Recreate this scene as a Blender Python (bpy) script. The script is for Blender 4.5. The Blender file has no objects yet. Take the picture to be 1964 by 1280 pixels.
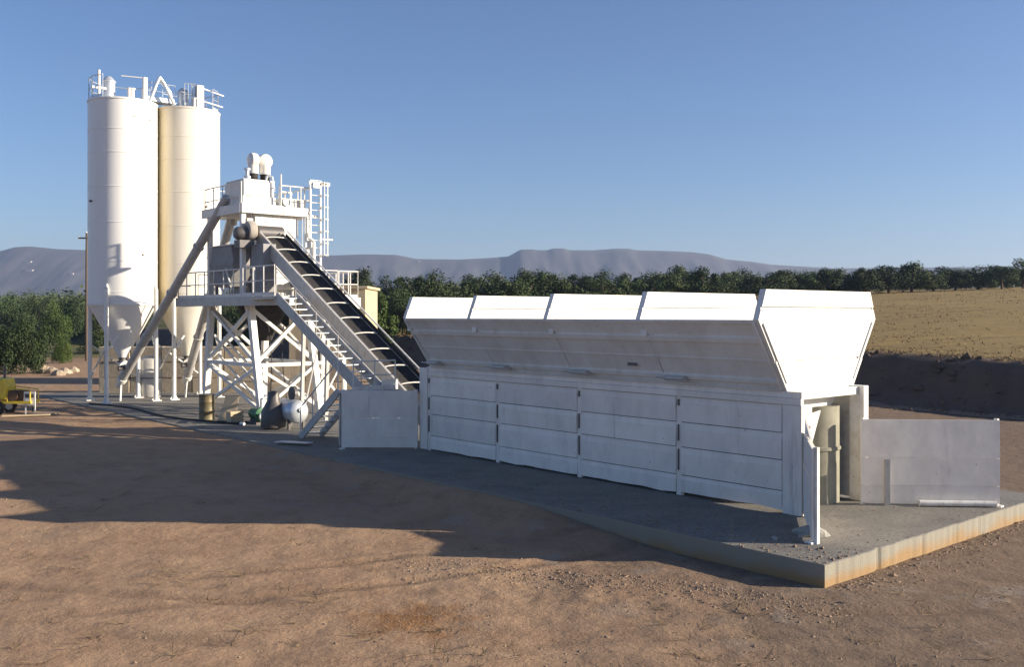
import bpy, math, random
import numpy as np
from mathutils import Vector, Matrix, noise as mnoise

random.seed(7)
scene = bpy.context.scene
COL = scene.collection
R = math.radians

# ------------------------------------------------------------------ camera
FPX, CX, HY = 1866.0, 982.0, 603.0          # focal length, centre and horizon in photo pixels
cam_d = bpy.data.cameras.new('camera')
cam = bpy.data.objects.new('camera', cam_d)
COL.objects.link(cam)
cam.location = (0, 0, 4.0)
cam.rotation_euler = (R(90), 0, 0)
cam_d.sensor_width = 36.0
cam_d.lens = 36.0 * FPX / 1964.0
cam_d.shift_y = -(640.0 - HY) / 1964.0
cam_d.clip_start = 0.1
cam_d.clip_end = 9000
scene.camera = cam

# ------------------------------------------------------------------ light
SUN_EL = 16.6
SUN_VEC = Vector((0.9965, -0.083, 0)).normalized()
SUN_AZ = math.atan2(SUN_VEC.x, SUN_VEC.y)
world = bpy.data.worlds.new('World')
scene.world = world
world.use_nodes = True
wn = world.node_tree.nodes
wl = world.node_tree.links
bgn = wn['Background']
sky = wn.new('ShaderNodeTexSky')
sky.sky_type = 'NISHITA'
sky.sun_disc = False
sky.sun_elevation = R(SUN_EL)
sky.sun_rotation = SUN_AZ
sky.altitude = 300
sky.air_density = 1.0
sky.dust_density = 0.8
sky.ozone_density = 5.0
wbal = wn.new('ShaderNodeMixRGB')          # white balance of the whole sky
wbal.blend_type = 'MULTIPLY'
wbal.inputs[0].default_value = 1.0
wbal.inputs[2].default_value = (1.13, 0.985, 1.0, 1)
wl.new(sky.outputs[0], wbal.inputs[1])
wl.new(wbal.outputs[0], bgn.inputs[0])
bgn.inputs[1].default_value = 0.075
sun_d = bpy.data.lights.new('sun', 'SUN')
sun_d.energy = 5.0
sun_d.angle = R(0.55)
sun_d.color = (1.0, 0.87, 0.69)
sun = bpy.data.objects.new('sun', sun_d)
COL.objects.link(sun)
sd = Vector((SUN_VEC.x * math.cos(R(SUN_EL)), SUN_VEC.y * math.cos(R(SUN_EL)), math.sin(R(SUN_EL))))
sun.rotation_euler = sd.to_track_quat('Z', 'Y').to_euler()
sun.location = sd * 60

scene.view_settings.view_transform = 'Standard'
scene.view_settings.look = 'None'
scene.view_settings.exposure = 1.0
scene.view_settings.gamma = 1.0
scene.view_settings.use_curve_mapping = False
scene.render.engine = 'CYCLES'
scene.cycles.use_denoising = True
scene.cycles.max_bounces = 6
scene.cycles.diffuse_bounces = 3
scene.cycles.glossy_bounces = 2
scene.cycles.transmission_bounces = 3
scene.cycles.volume_bounces = 0
scene.cycles.transparent_max_bounces = 6

# ------------------------------------------------------------------ frames
C0 = Vector((4.98, 15.49, 0))
U = Vector((-0.658, 0.753, 0)).normalized()      # away along the bins
W = Vector((U.y, -U.x, 0))                       # right-away across the bins
PROT = math.atan2(W.y, W.x)


def L(x, s, z=0.0):
    return C0 + W * x + U * s + Vector((0, 0, z))


def PX(px, py, Y):
    return Vector(((px - CX) / FPX * Y, Y, 4.0 - (py - HY) / FPX * Y))


def toplant(X, Y):
    d = Vector((X, Y, 0)) - Vector((C0.x, C0.y, 0))
    return d.dot(W), d.dot(U)


# ------------------------------------------------------------------ materials
MATS = {}


def mat(name, col, rough=0.6, metal=0.0, col2=None, scale=2.0, amt=0.5, streak=1.0, bump=0.0, bscale=20.0,
        objvar=0.0, fine=None):
    """procedural paint / stone: two colours mixed by noise, optional bump"""
    m = bpy.data.materials.new(name)
    m.use_nodes = True
    nt = m.node_tree
    N, K = nt.nodes, nt.links
    b = N['Principled BSDF']
    b.inputs['Roughness'].default_value = rough
    b.inputs['Metallic'].default_value = metal
    g = N.new('ShaderNodeNewGeometry')
    mp = N.new('ShaderNodeMapping')
    mp.inputs['Scale'].default_value = (scale, scale, scale * streak)
    K.new(g.outputs['Position'], mp.inputs['Vector'])
    nz = N.new('ShaderNodeTexNoise')
    nz.inputs['Scale'].default_value = 1.0
    nz.inputs['Detail'].default_value = 8.0
    nz.inputs['Roughness'].default_value = 0.65
    K.new(mp.outputs[0], nz.inputs['Vector'])
    rp = N.new('ShaderNodeValToRGB')
    rp.color_ramp.elements[0].position = 0.42
    rp.color_ramp.elements[1].position = 0.78
    rp.color_ramp.elements[0].color = (0, 0, 0, 1)
    rp.color_ramp.elements[1].color = (amt, amt, amt, 1)
    K.new(nz.outputs['Fac'], rp.inputs[0])
    mx = N.new('ShaderNodeMixRGB')
    mx.inputs[1].default_value = (*col, 1)
    mx.inputs[2].default_value = (*(col2 or tuple(c * 0.6 for c in col)), 1)
    K.new(rp.outputs[0], mx.inputs[0])
    out = mx.outputs[0]
    if objvar > 0:
        oi = N.new('ShaderNodeObjectInfo')
        mr = N.new('ShaderNodeMapRange')
        mr.inputs['To Min'].default_value = 1 - objvar
        mr.inputs['To Max'].default_value = 1 + objvar
        K.new(oi.outputs['Random'], mr.inputs['Value'])
        hs = N.new('ShaderNodeHueSaturation')
        K.new(mr.outputs[0], hs.inputs['Value'])
        K.new(out, hs.inputs['Color'])
        out = hs.outputs[0]
    K.new(out, b.inputs['Base Color'])
    if bump > 0:
        nb = N.new('ShaderNodeTexNoise')
        nb.inputs['Scale'].default_value = bscale
        nb.inputs['Detail'].default_value = 6
        K.new(g.outputs['Position'], nb.inputs['Vector'])
        bp = N.new('ShaderNodeBump')
        bp.inputs['Strength'].default_value = bump
        bp.inputs['Distance'].default_value = 0.03
        K.new(nb.outputs['Fac'], bp.inputs['Height'])
        K.new(bp.outputs[0], b.inputs['Normal'])
    MATS[name] = m
    return m


WHITE = mat('white_paint', (0.78, 0.77, 0.73), 0.45, col2=(0.50, 0.44, 0.35), scale=1.6, amt=0.55, streak=0.45, bump=0.12, bscale=3.0, objvar=0.04)
WHITE2 = mat('white_steel', (0.74, 0.73, 0.69), 0.5, col2=(0.42, 0.33, 0.24), scale=5.0, amt=0.6, bump=0.05)
WALLP = mat('bin_wall_paint', (0.86, 0.80, 0.72), 0.5, col2=(0.50, 0.46, 0.43), scale=2.2, amt=0.5, streak=0.5, bump=0.25, bscale=2.2, objvar=0.07)


def rust_runs(m, amount=0.6, lo=0.60, sc=(5.0, 5.0, 0.32), col=(0.24, 0.13, 0.065)):
    nt = m.node_tree
    N, K = nt.nodes, nt.links
    b = N['Principled BSDF']
    src = b.inputs['Base Color'].links[0].from_socket
    g = N.new('ShaderNodeNewGeometry')
    mp = N.new('ShaderNodeMapping'); mp.inputs['Scale'].default_value = sc
    K.new(g.outputs['Position'], mp.inputs[0])
    n = N.new('ShaderNodeTexNoise'); n.inputs['Scale'].default_value = 1.0; n.inputs['Detail'].default_value = 9; n.inputs['Roughness'].default_value = 0.7
    K.new(mp.outputs[0], n.inputs['Vector'])
    r = N.new('ShaderNodeMapRange'); r.inputs['From Min'].default_value = lo; r.inputs['From Max'].default_value = lo + 0.16
    r.inputs['To Max'].default_value = amount
    K.new(n.outputs['Fac'], r.inputs['Value'])
    x = N.new('ShaderNodeMixRGB'); x.inputs[2].default_value = (*col, 1)
    K.new(r.outputs[0], x.inputs[0]); K.new(src, x.inputs[1]); K.new(x.outputs[0], b.inputs['Base Color'])
    # small chips
    n2 = N.new('ShaderNodeTexNoise'); n2.inputs['Scale'].default_value = 11; n2.inputs['Detail'].default_value = 5
    K.new(g.outputs['Position'], n2.inputs['Vector'])
    r2 = N.new('ShaderNodeMapRange'); r2.inputs['From Min'].default_value = 0.70; r2.inputs['From Max'].default_value = 0.74
    r2.inputs['To Max'].default_value = amount
    K.new(n2.outputs['Fac'], r2.inputs['Value'])
    y = N.new('ShaderNodeMixRGB'); y.inputs[2].default_value = (*[c * 0.7 for c in col], 1)
    K.new(r2.outputs[0], y.inputs[0]); K.new(x.outputs[0], y.inputs[1]); K.new(y.outputs[0], b.inputs['Base Color'])


rust_runs(WHITE, 0.5, 0.62)
rust_runs(WALLP, 0.55, 0.58, (4.0, 4.0, 0.45), (0.25, 0.20, 0.17))
rust_runs(WHITE2, 0.6, 0.60)
SILO1 = mat('silo_paint', (0.80, 0.80, 0.785), 0.4, col2=(0.66, 0.63, 0.56), scale=0.9, amt=0.5, streak=0.18)
SILO2 = mat('silo_paint_cream', (0.79, 0.76, 0.68), 0.45, col2=(0.66, 0.58, 0.42), scale=0.9, amt=0.6, streak=0.12)


def yellow_side(m, c):  # mixes yellow in towards the left side, broken up by streaky noise
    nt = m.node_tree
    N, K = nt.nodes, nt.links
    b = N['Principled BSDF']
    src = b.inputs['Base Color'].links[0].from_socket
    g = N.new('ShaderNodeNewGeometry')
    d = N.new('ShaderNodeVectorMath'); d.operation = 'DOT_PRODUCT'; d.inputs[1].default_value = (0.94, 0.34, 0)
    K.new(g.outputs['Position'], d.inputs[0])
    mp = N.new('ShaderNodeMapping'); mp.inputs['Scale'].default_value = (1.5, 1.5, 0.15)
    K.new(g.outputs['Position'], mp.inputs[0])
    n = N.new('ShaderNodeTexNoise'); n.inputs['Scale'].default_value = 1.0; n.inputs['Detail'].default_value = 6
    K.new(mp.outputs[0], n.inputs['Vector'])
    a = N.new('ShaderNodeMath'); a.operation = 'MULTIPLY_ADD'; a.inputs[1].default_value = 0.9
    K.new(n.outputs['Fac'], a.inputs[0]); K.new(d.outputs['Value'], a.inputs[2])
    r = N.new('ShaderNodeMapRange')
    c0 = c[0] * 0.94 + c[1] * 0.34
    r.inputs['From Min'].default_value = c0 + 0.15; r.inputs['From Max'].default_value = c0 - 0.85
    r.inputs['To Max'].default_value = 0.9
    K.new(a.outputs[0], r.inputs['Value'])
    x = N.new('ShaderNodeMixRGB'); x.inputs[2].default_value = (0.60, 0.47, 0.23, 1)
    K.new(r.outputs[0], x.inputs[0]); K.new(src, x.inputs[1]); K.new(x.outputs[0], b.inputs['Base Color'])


rust_runs(SILO1, 0.3, 0.60, (2.6, 2.6, 0.10), (0.46, 0.42, 0.36))
rust_runs(SILO2, 0.35, 0.60, (2.6, 2.6, 0.10), (0.42, 0.33, 0.20))
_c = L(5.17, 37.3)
yellow_side(SILO2, _c)
HOPG = mat('hopper_grey', (0.24, 0.24, 0.25), 0.55, 0.1, col2=(0.16, 0.14, 0.12), scale=3, amt=0.7)
GREY = mat('grey_steel', (0.50, 0.49, 0.47), 0.5, 0.2, col2=(0.28, 0.25, 0.22), scale=4.0, amt=0.6)
DGREY = mat('dark_steel', (0.10, 0.10, 0.105), 0.5, 0.3, col2=(0.18, 0.13, 0.09), scale=6.0, amt=0.7)
RUBBER = mat('rubber', (0.022, 0.021, 0.021), 0.75, col2=(0.06, 0.052, 0.045), scale=5.0, amt=0.8, bump=0.1)
MESHY = mat('dusty_cladding', (0.46, 0.42, 0.36), 0.7, col2=(0.27, 0.22, 0.17), scale=6.0, amt=0.9, streak=0.3)
BLOCK = mat('block_concrete', (0.54, 0.44, 0.31), 0.9, col2=(0.30, 0.25, 0.19), scale=2.5, amt=0.8, bump=0.4, bscale=12, objvar=0.10)
PLASTER = mat('beige_plaster', (0.50, 0.42, 0.28), 0.9, col2=(0.40, 0.33, 0.22), scale=1.2, amt=0.7, bump=0.1)
YELLOW = mat('yellow_paint', (0.78, 0.58, 0.05), 0.45, col2=(0.36, 0.24, 0.06), scale=5, amt=0.7)
RUSTY = mat('rusty_iron', (0.16, 0.09, 0.05), 0.8, 0.2, col2=(0.08, 0.06, 0.05), scale=7, amt=0.8)
GREEN = mat('green_paint', (0.03, 0.16, 0.07), 0.45, col2=(0.08, 0.12, 0.07), scale=7, amt=0.7)
OLIVE = mat('drum_paint', (0.17, 0.15, 0.08), 0.55, 0.2, col2=(0.25, 0.15, 0.07), scale=7, amt=0.8)
CARD = mat('beige_board', (0.60, 0.48, 0.31), 0.8, col2=(0.45, 0.33, 0.2), scale=4, amt=0.7)
GALV = mat('galvanised', (0.62, 0.66, 0.70), 0.38, 0.5, col2=(0.45, 0.47, 0.5), scale=8, amt=0.5)
GLASS = mat('dark_glass', (0.03, 0.035, 0.04), 0.08)
MORTAR = mat('grey_mortar', (0.36, 0.35, 0.31), 0.95, col2=(0.22, 0.21, 0.19), scale=9, amt=0.9, bump=0.5)
DRUMG = mat('shaded_olive_grey', (0.27, 0.26, 0.20), 0.8, col2=(0.17, 0.16, 0.12), scale=3, amt=0.9)  # olive grey darkened to stand in for shade inside the bin end
ROCK = mat('pale_rock', (0.42, 0.34, 0.25), 0.9, col2=(0.25, 0.19, 0.13), scale=6, amt=0.9, bump=0.4, objvar=0.15)
PEB = mat('pebble_stone', (0.25, 0.165, 0.105), 0.9, col2=(0.33, 0.255, 0.185), scale=9, amt=0.9)
BARK = mat('bark', (0.12, 0.085, 0.055), 0.9, col2=(0.07, 0.05, 0.035), scale=8, amt=0.8, bump=0.3)
STRAW = mat('dry_straw', (0.26, 0.18, 0.09), 0.9, col2=(0.10, 0.07, 0.04), scale=9, amt=0.8)
LEAF = [mat('leaf_olive', (0.052, 0.075, 0.028), 0.7, col2=(0.095, 0.115, 0.050), scale=2.2, amt=0.9, objvar=0.25),
        mat('leaf_dark', (0.032, 0.052, 0.019), 0.7, col2=(0.058, 0.078, 0.030), scale=2.0, amt=0.9, objvar=0.25),
        mat('leaf_green', (0.056, 0.090, 0.021), 0.7, col2=(0.10, 0.125, 0.036), scale=1.8, amt=0.9, objvar=0.2)]
for _m in LEAF:
    _m.node_tree.nodes['Principled BSDF'].inputs['Specular IOR Level'].default_value = 0.15
HOUSE = mat('far_house', (0.45, 0.44, 0.43), 0.8)
HTILE = mat('far_roof', (0.35, 0.22, 0.16), 0.8)


def concrete_mat():
    m = mat('slab_concrete', (0.20, 0.187, 0.162), 0.85, col2=(0.11, 0.103, 0.093), scale=1.1, amt=0.9, bump=0.25, bscale=25)
    nt = m.node_tree
    N, K = nt.nodes, nt.links
    b = N['Principled BSDF']
    src = b.inputs['Base Color'].links[0].from_socket
    g = N.new('ShaderNodeNewGeometry')
    # fine speckle
    n2 = N.new('ShaderNodeTexNoise'); n2.inputs['Scale'].default_value = 14; n2.inputs['Detail'].default_value = 8
    K.new(g.outputs['Position'], n2.inputs['Vector'])
    r2 = N.new('ShaderNodeMapRange'); r2.inputs['From Min'].default_value = 0.3; r2.inputs['From Max'].default_value = 0.7
    r2.inputs['To Min'].default_value = 0.72; r2.inputs['To Max'].default_value = 1.25
    K.new(n2.outputs['Fac'], r2.inputs['Value'])
    hs = N.new('ShaderNodeHueSaturation'); K.new(src, hs.inputs['Color']); K.new(r2.outputs[0], hs.inputs['Value'])
    # the poured edge: pale cement above, rusty earth stain splashed on its lower half
    sx = N.new('ShaderNodeSeparateXYZ'); K.new(g.outputs['Position'], sx.inputs[0])
    n3 = N.new('ShaderNodeTexNoise'); n3.inputs['Scale'].default_value = 1.2; n3.inputs['Detail'].default_value = 7
    K.new(g.outputs['Position'], n3.inputs['Vector'])
    ad = N.new('ShaderNodeMath'); ad.operation = 'MULTIPLY_ADD'; ad.inputs[1].default_value = 0.55
    K.new(n3.outputs['Fac'], ad.inputs[0]); K.new(sx.outputs['Z'], ad.inputs[2])
    r3 = N.new('ShaderNodeMapRange'); r3.inputs['From Min'].default_value = 0.12; r3.inputs['From Max'].default_value = -0.06
    K.new(ad.outputs[0], r3.inputs['Value'])
    nrm = N.new('ShaderNodeSeparateXYZ'); K.new(g.outputs['True Normal'], nrm.inputs[0])
    side = N.new('ShaderNodeMath'); side.operation = 'LESS_THAN'; side.inputs[1].default_value = 0.5
    K.new(nrm.outputs['Z'], side.inputs[0])
    f = N.new('ShaderNodeMath'); f.operation = 'MULTIPLY'; K.new(r3.outputs[0], f.inputs[0]); K.new(side.outputs[0], f.inputs[1])
    pale = N.new('ShaderNodeMixRGB'); pale.inputs[2].default_value = (0.25, 0.235, 0.19, 1)
    K.new(side.outputs[0], pale.inputs[0]); K.new(hs.outputs[0], pale.inputs[1])
    mx = N.new('ShaderNodeMixRGB'); mx.inputs[2].default_value = (0.29, 0.185, 0.085, 1)
    K.new(f.outputs[0], mx.inputs[0]); K.new(pale.outputs[0], mx.inputs[1])
    K.new(mx.outputs[0], b.inputs['Base Color'])
    return m


SLAB = concrete_mat()


def ground_mat():
    m = bpy.data.materials.new('earth')
    m.use_nodes = True
    nt = m.node_tree
    N, K = nt.nodes, nt.links
    b = N['Principled BSDF']
    b.inputs['Roughness'].default_value = 0.95
    b.inputs['Specular IOR Level'].default_value = 0.1
    g = N.new('ShaderNodeNewGeometry')
    pos = g.outputs['Position']

    def nz(scale, detail=6, rough=0.6, sc=None):
        n = N.new('ShaderNodeTexNoise')
        n.inputs['Scale'].default_value = scale
        n.inputs['Detail'].default_value = detail
        n.inputs['Roughness'].default_value = rough
        if sc:
            mp = N.new('ShaderNodeMapping'); mp.inputs['Scale'].default_value = sc
            K.new(pos, mp.inputs[0]); K.new(mp.outputs[0], n.inputs['Vector'])
        else:
            K.new(pos, n.inputs['Vector'])
        return n.outputs['Fac']

    def ramp(v, a, c, lo=0.0, hi=1.0):
        r = N.new('ShaderNodeMapRange')
        r.inputs['From Min'].default_value = a; r.inputs['From Max'].default_value = c
        r.inputs['To Min'].default_value = lo; r.inputs['To Max'].default_value = hi
        K.new(v, r.inputs['Value'])
        return r.outputs[0]

    def mix(f, a, c):
        x = N.new('ShaderNodeMixRGB')
        if isinstance(f, float): x.inputs[0].default_value = f
        else: K.new(f, x.inputs[0])
        for i, v in ((1, a), (2, c)):
            if isinstance(v, tuple): x.inputs[i].default_value = (*v, 1)
            else: K.new(v, x.inputs[i])
        return x.outputs[0]

    def math_(op, a, c):
        x = N.new('ShaderNodeMath'); x.operation = op
        for i, v in ((0, a), (1, c)):
            if isinstance(v, float): x.inputs[i].default_value = v
            else: K.new(v, x.inputs[i])
        return x.outputs[0]

    def dotp(vec, off):
        d = N.new('ShaderNodeVectorMath'); d.operation = 'DOT_PRODUCT'
        d.inputs[1].default_value = vec
        K.new(pos, d.inputs[0])
        return math_('ADD', d.outputs['Value'], float(off))

    aw = dotp(tuple(W), -C0.dot(W))
    xx = dotp((1, 0, 0), 0)
    # sandy yard, mottled
    yard = mix(ramp(nz(0.35, 5), 0.35, 0.68), (0.40, 0.268, 0.168), (0.345, 0.222, 0.138))
    yard = mix(ramp(nz(1.7, 8, 0.7), 0.48, 0.72, 0, 0.55), yard, (0.17, 0.105, 0.064))
    yard = mix(ramp(nz(0.9, 6, 0.6, (0.35, 2.2, 1)), 0.5, 0.75, 0, 0.45), yard, (0.37, 0.265, 0.17))
    # greyer crushed stone spread to the right of the corner
    grav = mix(ramp(nz(3.0, 8, 0.75), 0.35, 0.65), (0.145, 0.108, 0.080), (0.21, 0.155, 0.112))
    gx = math_('ADD', xx, ramp(nz(0.5, 5), 0.2, 0.8, -3.0, 3.0))
    yard = mix(ramp(gx, 0.3, 3.6, 0, 0.85), yard, grav)
    atn = N.new('ShaderNodeAttribute'); atn.attribute_name = 'track'
    yard = mix(math_('MULTIPLY', atn.outputs['Fac'], ramp(nz(4.0, 6, 0.7), 0.3, 0.6, 0.25, 0.7)), yard, (0.185, 0.122, 0.080))
    # dried cement slurry along the slab
    cem = math_('MULTIPLY', ramp(nz(0.8, 7, 0.65), 0.56, 0.64, 0, 0.55), ramp(aw, -5.0, -1.0))
    yard = mix(math_('MULTIPLY', cem, ramp(aw, 9.0, 7.0)), yard, (0.30, 0.26, 0.215))
    # rusty patch of spilled sand
    d = N.new('ShaderNodeVectorMath'); d.operation = 'DISTANCE'; d.inputs[1].default_value = (-1.45, 13.9, -0.37)
    K.new(pos, d.inputs[0])
    pt = math_('ADD', d.outputs['Value'], ramp(nz(2.6, 5), 0.2, 0.8, -0.7, 0.7))
    yard = mix(ramp(pt, 1.0, 0.2, 0, 0.75), yard, (0.25, 0.115, 0.036))
    # fine speckle
    sp = ramp(nz(38.0, 4, 0.7), 0.3, 0.7, 0.70, 1.28)
    h = N.new('ShaderNodeHueSaturation'); K.new(yard, h.inputs['Color']); K.new(sp, h.inputs['Value'])
    yard = h.outputs[0]
    # stubble field on the terrace, with tillage lines
    fld = mix(ramp(nz(0.10, 6), 0.35, 0.65), (0.345, 0.25, 0.105), (0.285, 0.205, 0.088))
    fld = mix(ramp(nz(0.5, 8, 0.7, (0.5, 1.6, 1)), 0.5, 0.72, 0, 0.7), fld, (0.42, 0.27, 0.095))
    fld = mix(ramp(nz(0.8, 8, 0.7, (0.25, 2.0, 1)), 0.52, 0.70, 0, 0.7), fld, (0.135, 0.088, 0.042))
    fld = mix(ramp(nz(5.0, 6, 0.7), 0.45, 0.75, 0, 0.4), fld, (0.16, 0.11, 0.05))
    ed = math_('ADD', aw, ramp(nz(0.4, 6), 0.2, 0.8, -0.6, 0.6))
    colr = mix(ramp(ed, 33.0, 33.8), yard, fld)
    # green meadow far off to the left
    yy = dotp((-0.55, 0.835, 0), 0)
    gr = mix(ramp(nz(0.06, 6), 0.35, 0.65), (0.075, 0.085, 0.032), (0.16, 0.14, 0.06))
    gf = ramp(math_('ADD', yy, ramp(nz(0.05, 4), 0.2, 0.8, -12, 12)), 88.0, 104.0)
    left = ramp(math_('SUBTRACT', xx, math_('MULTIPLY', dotp((0, 1, 0), 0), -0.16)), 0.0, -14.0)
    colr = mix(math_('MULTIPLY', gf, left), colr, gr)
    far = ramp(dotp((0, 1, 0), 0), 190.0, 260.0)
    colr = mix(far, colr, gr)
    K.new(colr, b.inputs['Base Color'])
    bp = N.new('ShaderNodeBump'); bp.inputs['Strength'].default_value = 0.9; bp.inputs['Distance'].default_value = 0.09
    K.new(nz(1.6, 10, 0.68), bp.inputs['Height'])
    bp2 = N.new('ShaderNodeBump'); bp2.inputs['Strength'].default_value = 0.34; bp2.inputs['Distance'].default_value = 0.02
    K.new(nz(22.0, 6, 0.7), bp2.inputs['Height']); K.new(bp.outputs[0], bp2.inputs['Normal'])
    K.new(bp2.outputs[0], b.inputs['Normal'])
    return m


EARTH = ground_mat()
SOIL = mat('bank_soil', (0.105, 0.070, 0.050), 0.95, col2=(0.06, 0.042, 0.032), scale=0.8, amt=0.9, bump=0.8, bscale=2.5)
HILLM = mat('hill_scrub', (0.085, 0.078, 0.075), 0.95, col2=(0.055, 0.055, 0.05), scale=0.012, amt=0.95)


# ------------------------------------------------------------------ mesh builder
class MB:
    def __init__(self):
        self.v, self.f = [], []

    def add(self, vs, fs):
        o = len(self.v)
        self.v += [Vector(p) for p in vs]
        self.f += [tuple(i + o for i in q) for q in fs]
        return self

    def box(self, x0, x1, y0, y1, z0, z1):
        vs = [(x0, y0, z0), (x1, y0, z0), (x1, y1, z0), (x0, y1, z0), (x0, y0, z1), (x1, y0, z1), (x1, y1, z1), (x0, y1, z1)]
        return self.add(vs, [(0, 3, 2, 1), (4, 5, 6, 7), (0, 1, 5, 4), (1, 2, 6, 5), (2, 3, 7, 6), (3, 0, 4, 7)])

    def bar(self, p, q, a, b, up=(0, 0, 1)):
        """box section from p to q: a = size across, b = size along 'up'"""
        p, q = Vector(p), Vector(q)
        d = (q - p).normalized()
        up = Vector(up)
        if abs(d.dot(up)) > 0.99:
            up = Vector((1, 0, 0))
        sx = d.cross(up).normalized() * a / 2
        sz = sx.cross(d).normalized() * b / 2
        vs = [p - sx - sz, p + sx - sz, p + sx + sz, p - sx + sz, q - sx - sz, q + sx - sz, q + sx + sz, q - sx + sz]
        return self.add(vs, [(0, 3, 2, 1), (4, 5, 6, 7), (0, 1, 5, 4), (1, 2, 6, 5), (2, 3, 7, 6), (3, 0, 4, 7)])

    def tube(self, p, q, r, n=8, r2=None):
        p, q = Vector(p), Vector(q)
        r2 = r if r2 is None else r2
        d = (q - p).normalized()
        a = d.orthogonal().normalized()
        b = d.cross(a)
        vs, fs = [], []
        for c, rr in ((p, r), (q, r2)):
            for i in range(n):
                t = 2 * math.pi * i / n
                vs.append(c + (a * math.cos(t) + b * math.sin(t)) * rr)
        for i in range(n):
            j = (i + 1) % n
            fs.append((i, j, n + j, n + i))
        fs.append(tuple(range(n - 1, -1, -1)))
        fs.append(tuple(range(n, 2 * n)))
        return self.add(vs, fs)

    def path(self, pts, r, n=6):
        for a, b in zip(pts[:-1], pts[1:]):
            self.tube(a, b, r, n)
        return self

    def lathe(self, c, prof, n=24, axis='z'):
        c = Vector(c)
        vs, fs = [], []
        for r, h in prof:
            for i in range(n):
                t = 2 * math.pi * i / n
                if axis == 'z': p = Vector((r * math.cos(t), r * math.sin(t), h))
                elif axis == 'y': p = Vector((r * math.cos(t), h, -r * math.sin(t)))
                else: p = Vector((h, r * math.cos(t), r * math.sin(t)))
                vs.append(c + p)
        m = len(prof)
        for k in range(m - 1):
            for i in range(n):
                j = (i + 1) % n
                fs.append((k * n + i, k * n + j, (k + 1) * n + j, (k + 1) * n + i))
        fs.append(tuple(range(n - 1, -1, -1)))
        fs.append(tuple(range((m - 1) * n, m * n)))
        return self.add(vs, fs)

    def prism(self, pts, d):
        """polygon pts (3-D, planar) extruded by vector d"""
        d = Vector(d)
        n = len(pts)
        vs = [Vector(p) for p in pts] + [Vector(p) + d for p in pts]
        nrm = Vector((0, 0, 0))
        for i in range(n):
            a, b = vs[i], vs[(i + 1) % n]
            nrm += a.cross(b)
        fl = nrm.dot(d) > 0
        fs = [tuple(range(n - 1, -1, -1)), tuple(range(n, 2 * n))] if fl else [tuple(range(n)), tuple(range(2 * n - 1, n - 1, -1))]
        for i in range(n):
            j = (i + 1) % n
            fs.append((i, j, n + j, n + i) if fl else (j, i, n + i, n + j))
        return self.add(vs, fs)

    def mesh(self, name, m, off=Vector((0, 0, 0)), smooth=False):
        me = bpy.data.meshes.new(name)
        me.from_pydata([tuple(p - off) for p in self.v], [], self.f)
        me.materials.append(m)
        if smooth:
            me.polygons.foreach_set('use_smooth', [True] * len(me.polygons))
            me.set_sharp_from_angle(angle=R(38))
        me.update()
        return me


def link(name, data):
    o = bpy.data.objects.new(name, data)
    COL.objects.link(o)
    return o


class Thing:
    """an Empty at the base; parts are given in frame coordinates (plant frame or world)"""
    def __init__(self, name, label, cat, loc, group=None, plant=True):
        self.loc = Vector(loc)
        e = link(name, None)
        e.empty_display_size = 0.3
        if plant:
            e.location = L(*loc)
            e.rotation_euler = (0, 0, PROT)
        else:
            e.location = loc
        tag(e, label, cat, group)
        self.o = e

    def part(self, name, mb, m, parent=None, smooth=False, bevel=0.0):
        o = link(name, mb.mesh(name, m, self.loc, smooth))
        o.parent = parent or self.o
        if bevel:
            bv = o.modifiers.new('bevel', 'BEVEL')
            bv.width = bevel
            bv.segments = 2
            bv.limit_method = 'ANGLE'
        return o


def tag(o, label, cat, group=None):
    o['label'] = label
    o['category'] = cat
    if group:
        o['group'] = group


def structure(o):
    o['kind'] = 'structure'
    return o


def sm(a, b, x):
    t = min(1, max(0, (x - a) / (b - a)))
    return t * t * (3 - 2 * t)


def nz3(x, y, z=0.0):
    return mnoise.noise(Vector((x, y, z)))


# ------------------------------------------------------------------ terrain
RUTS = [(13.4, -0.06, 0.012, 0.035), (17.6, 0.55, 0.02, 0.03), (12.0, 0.16, -0.02, 0.025)]


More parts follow.
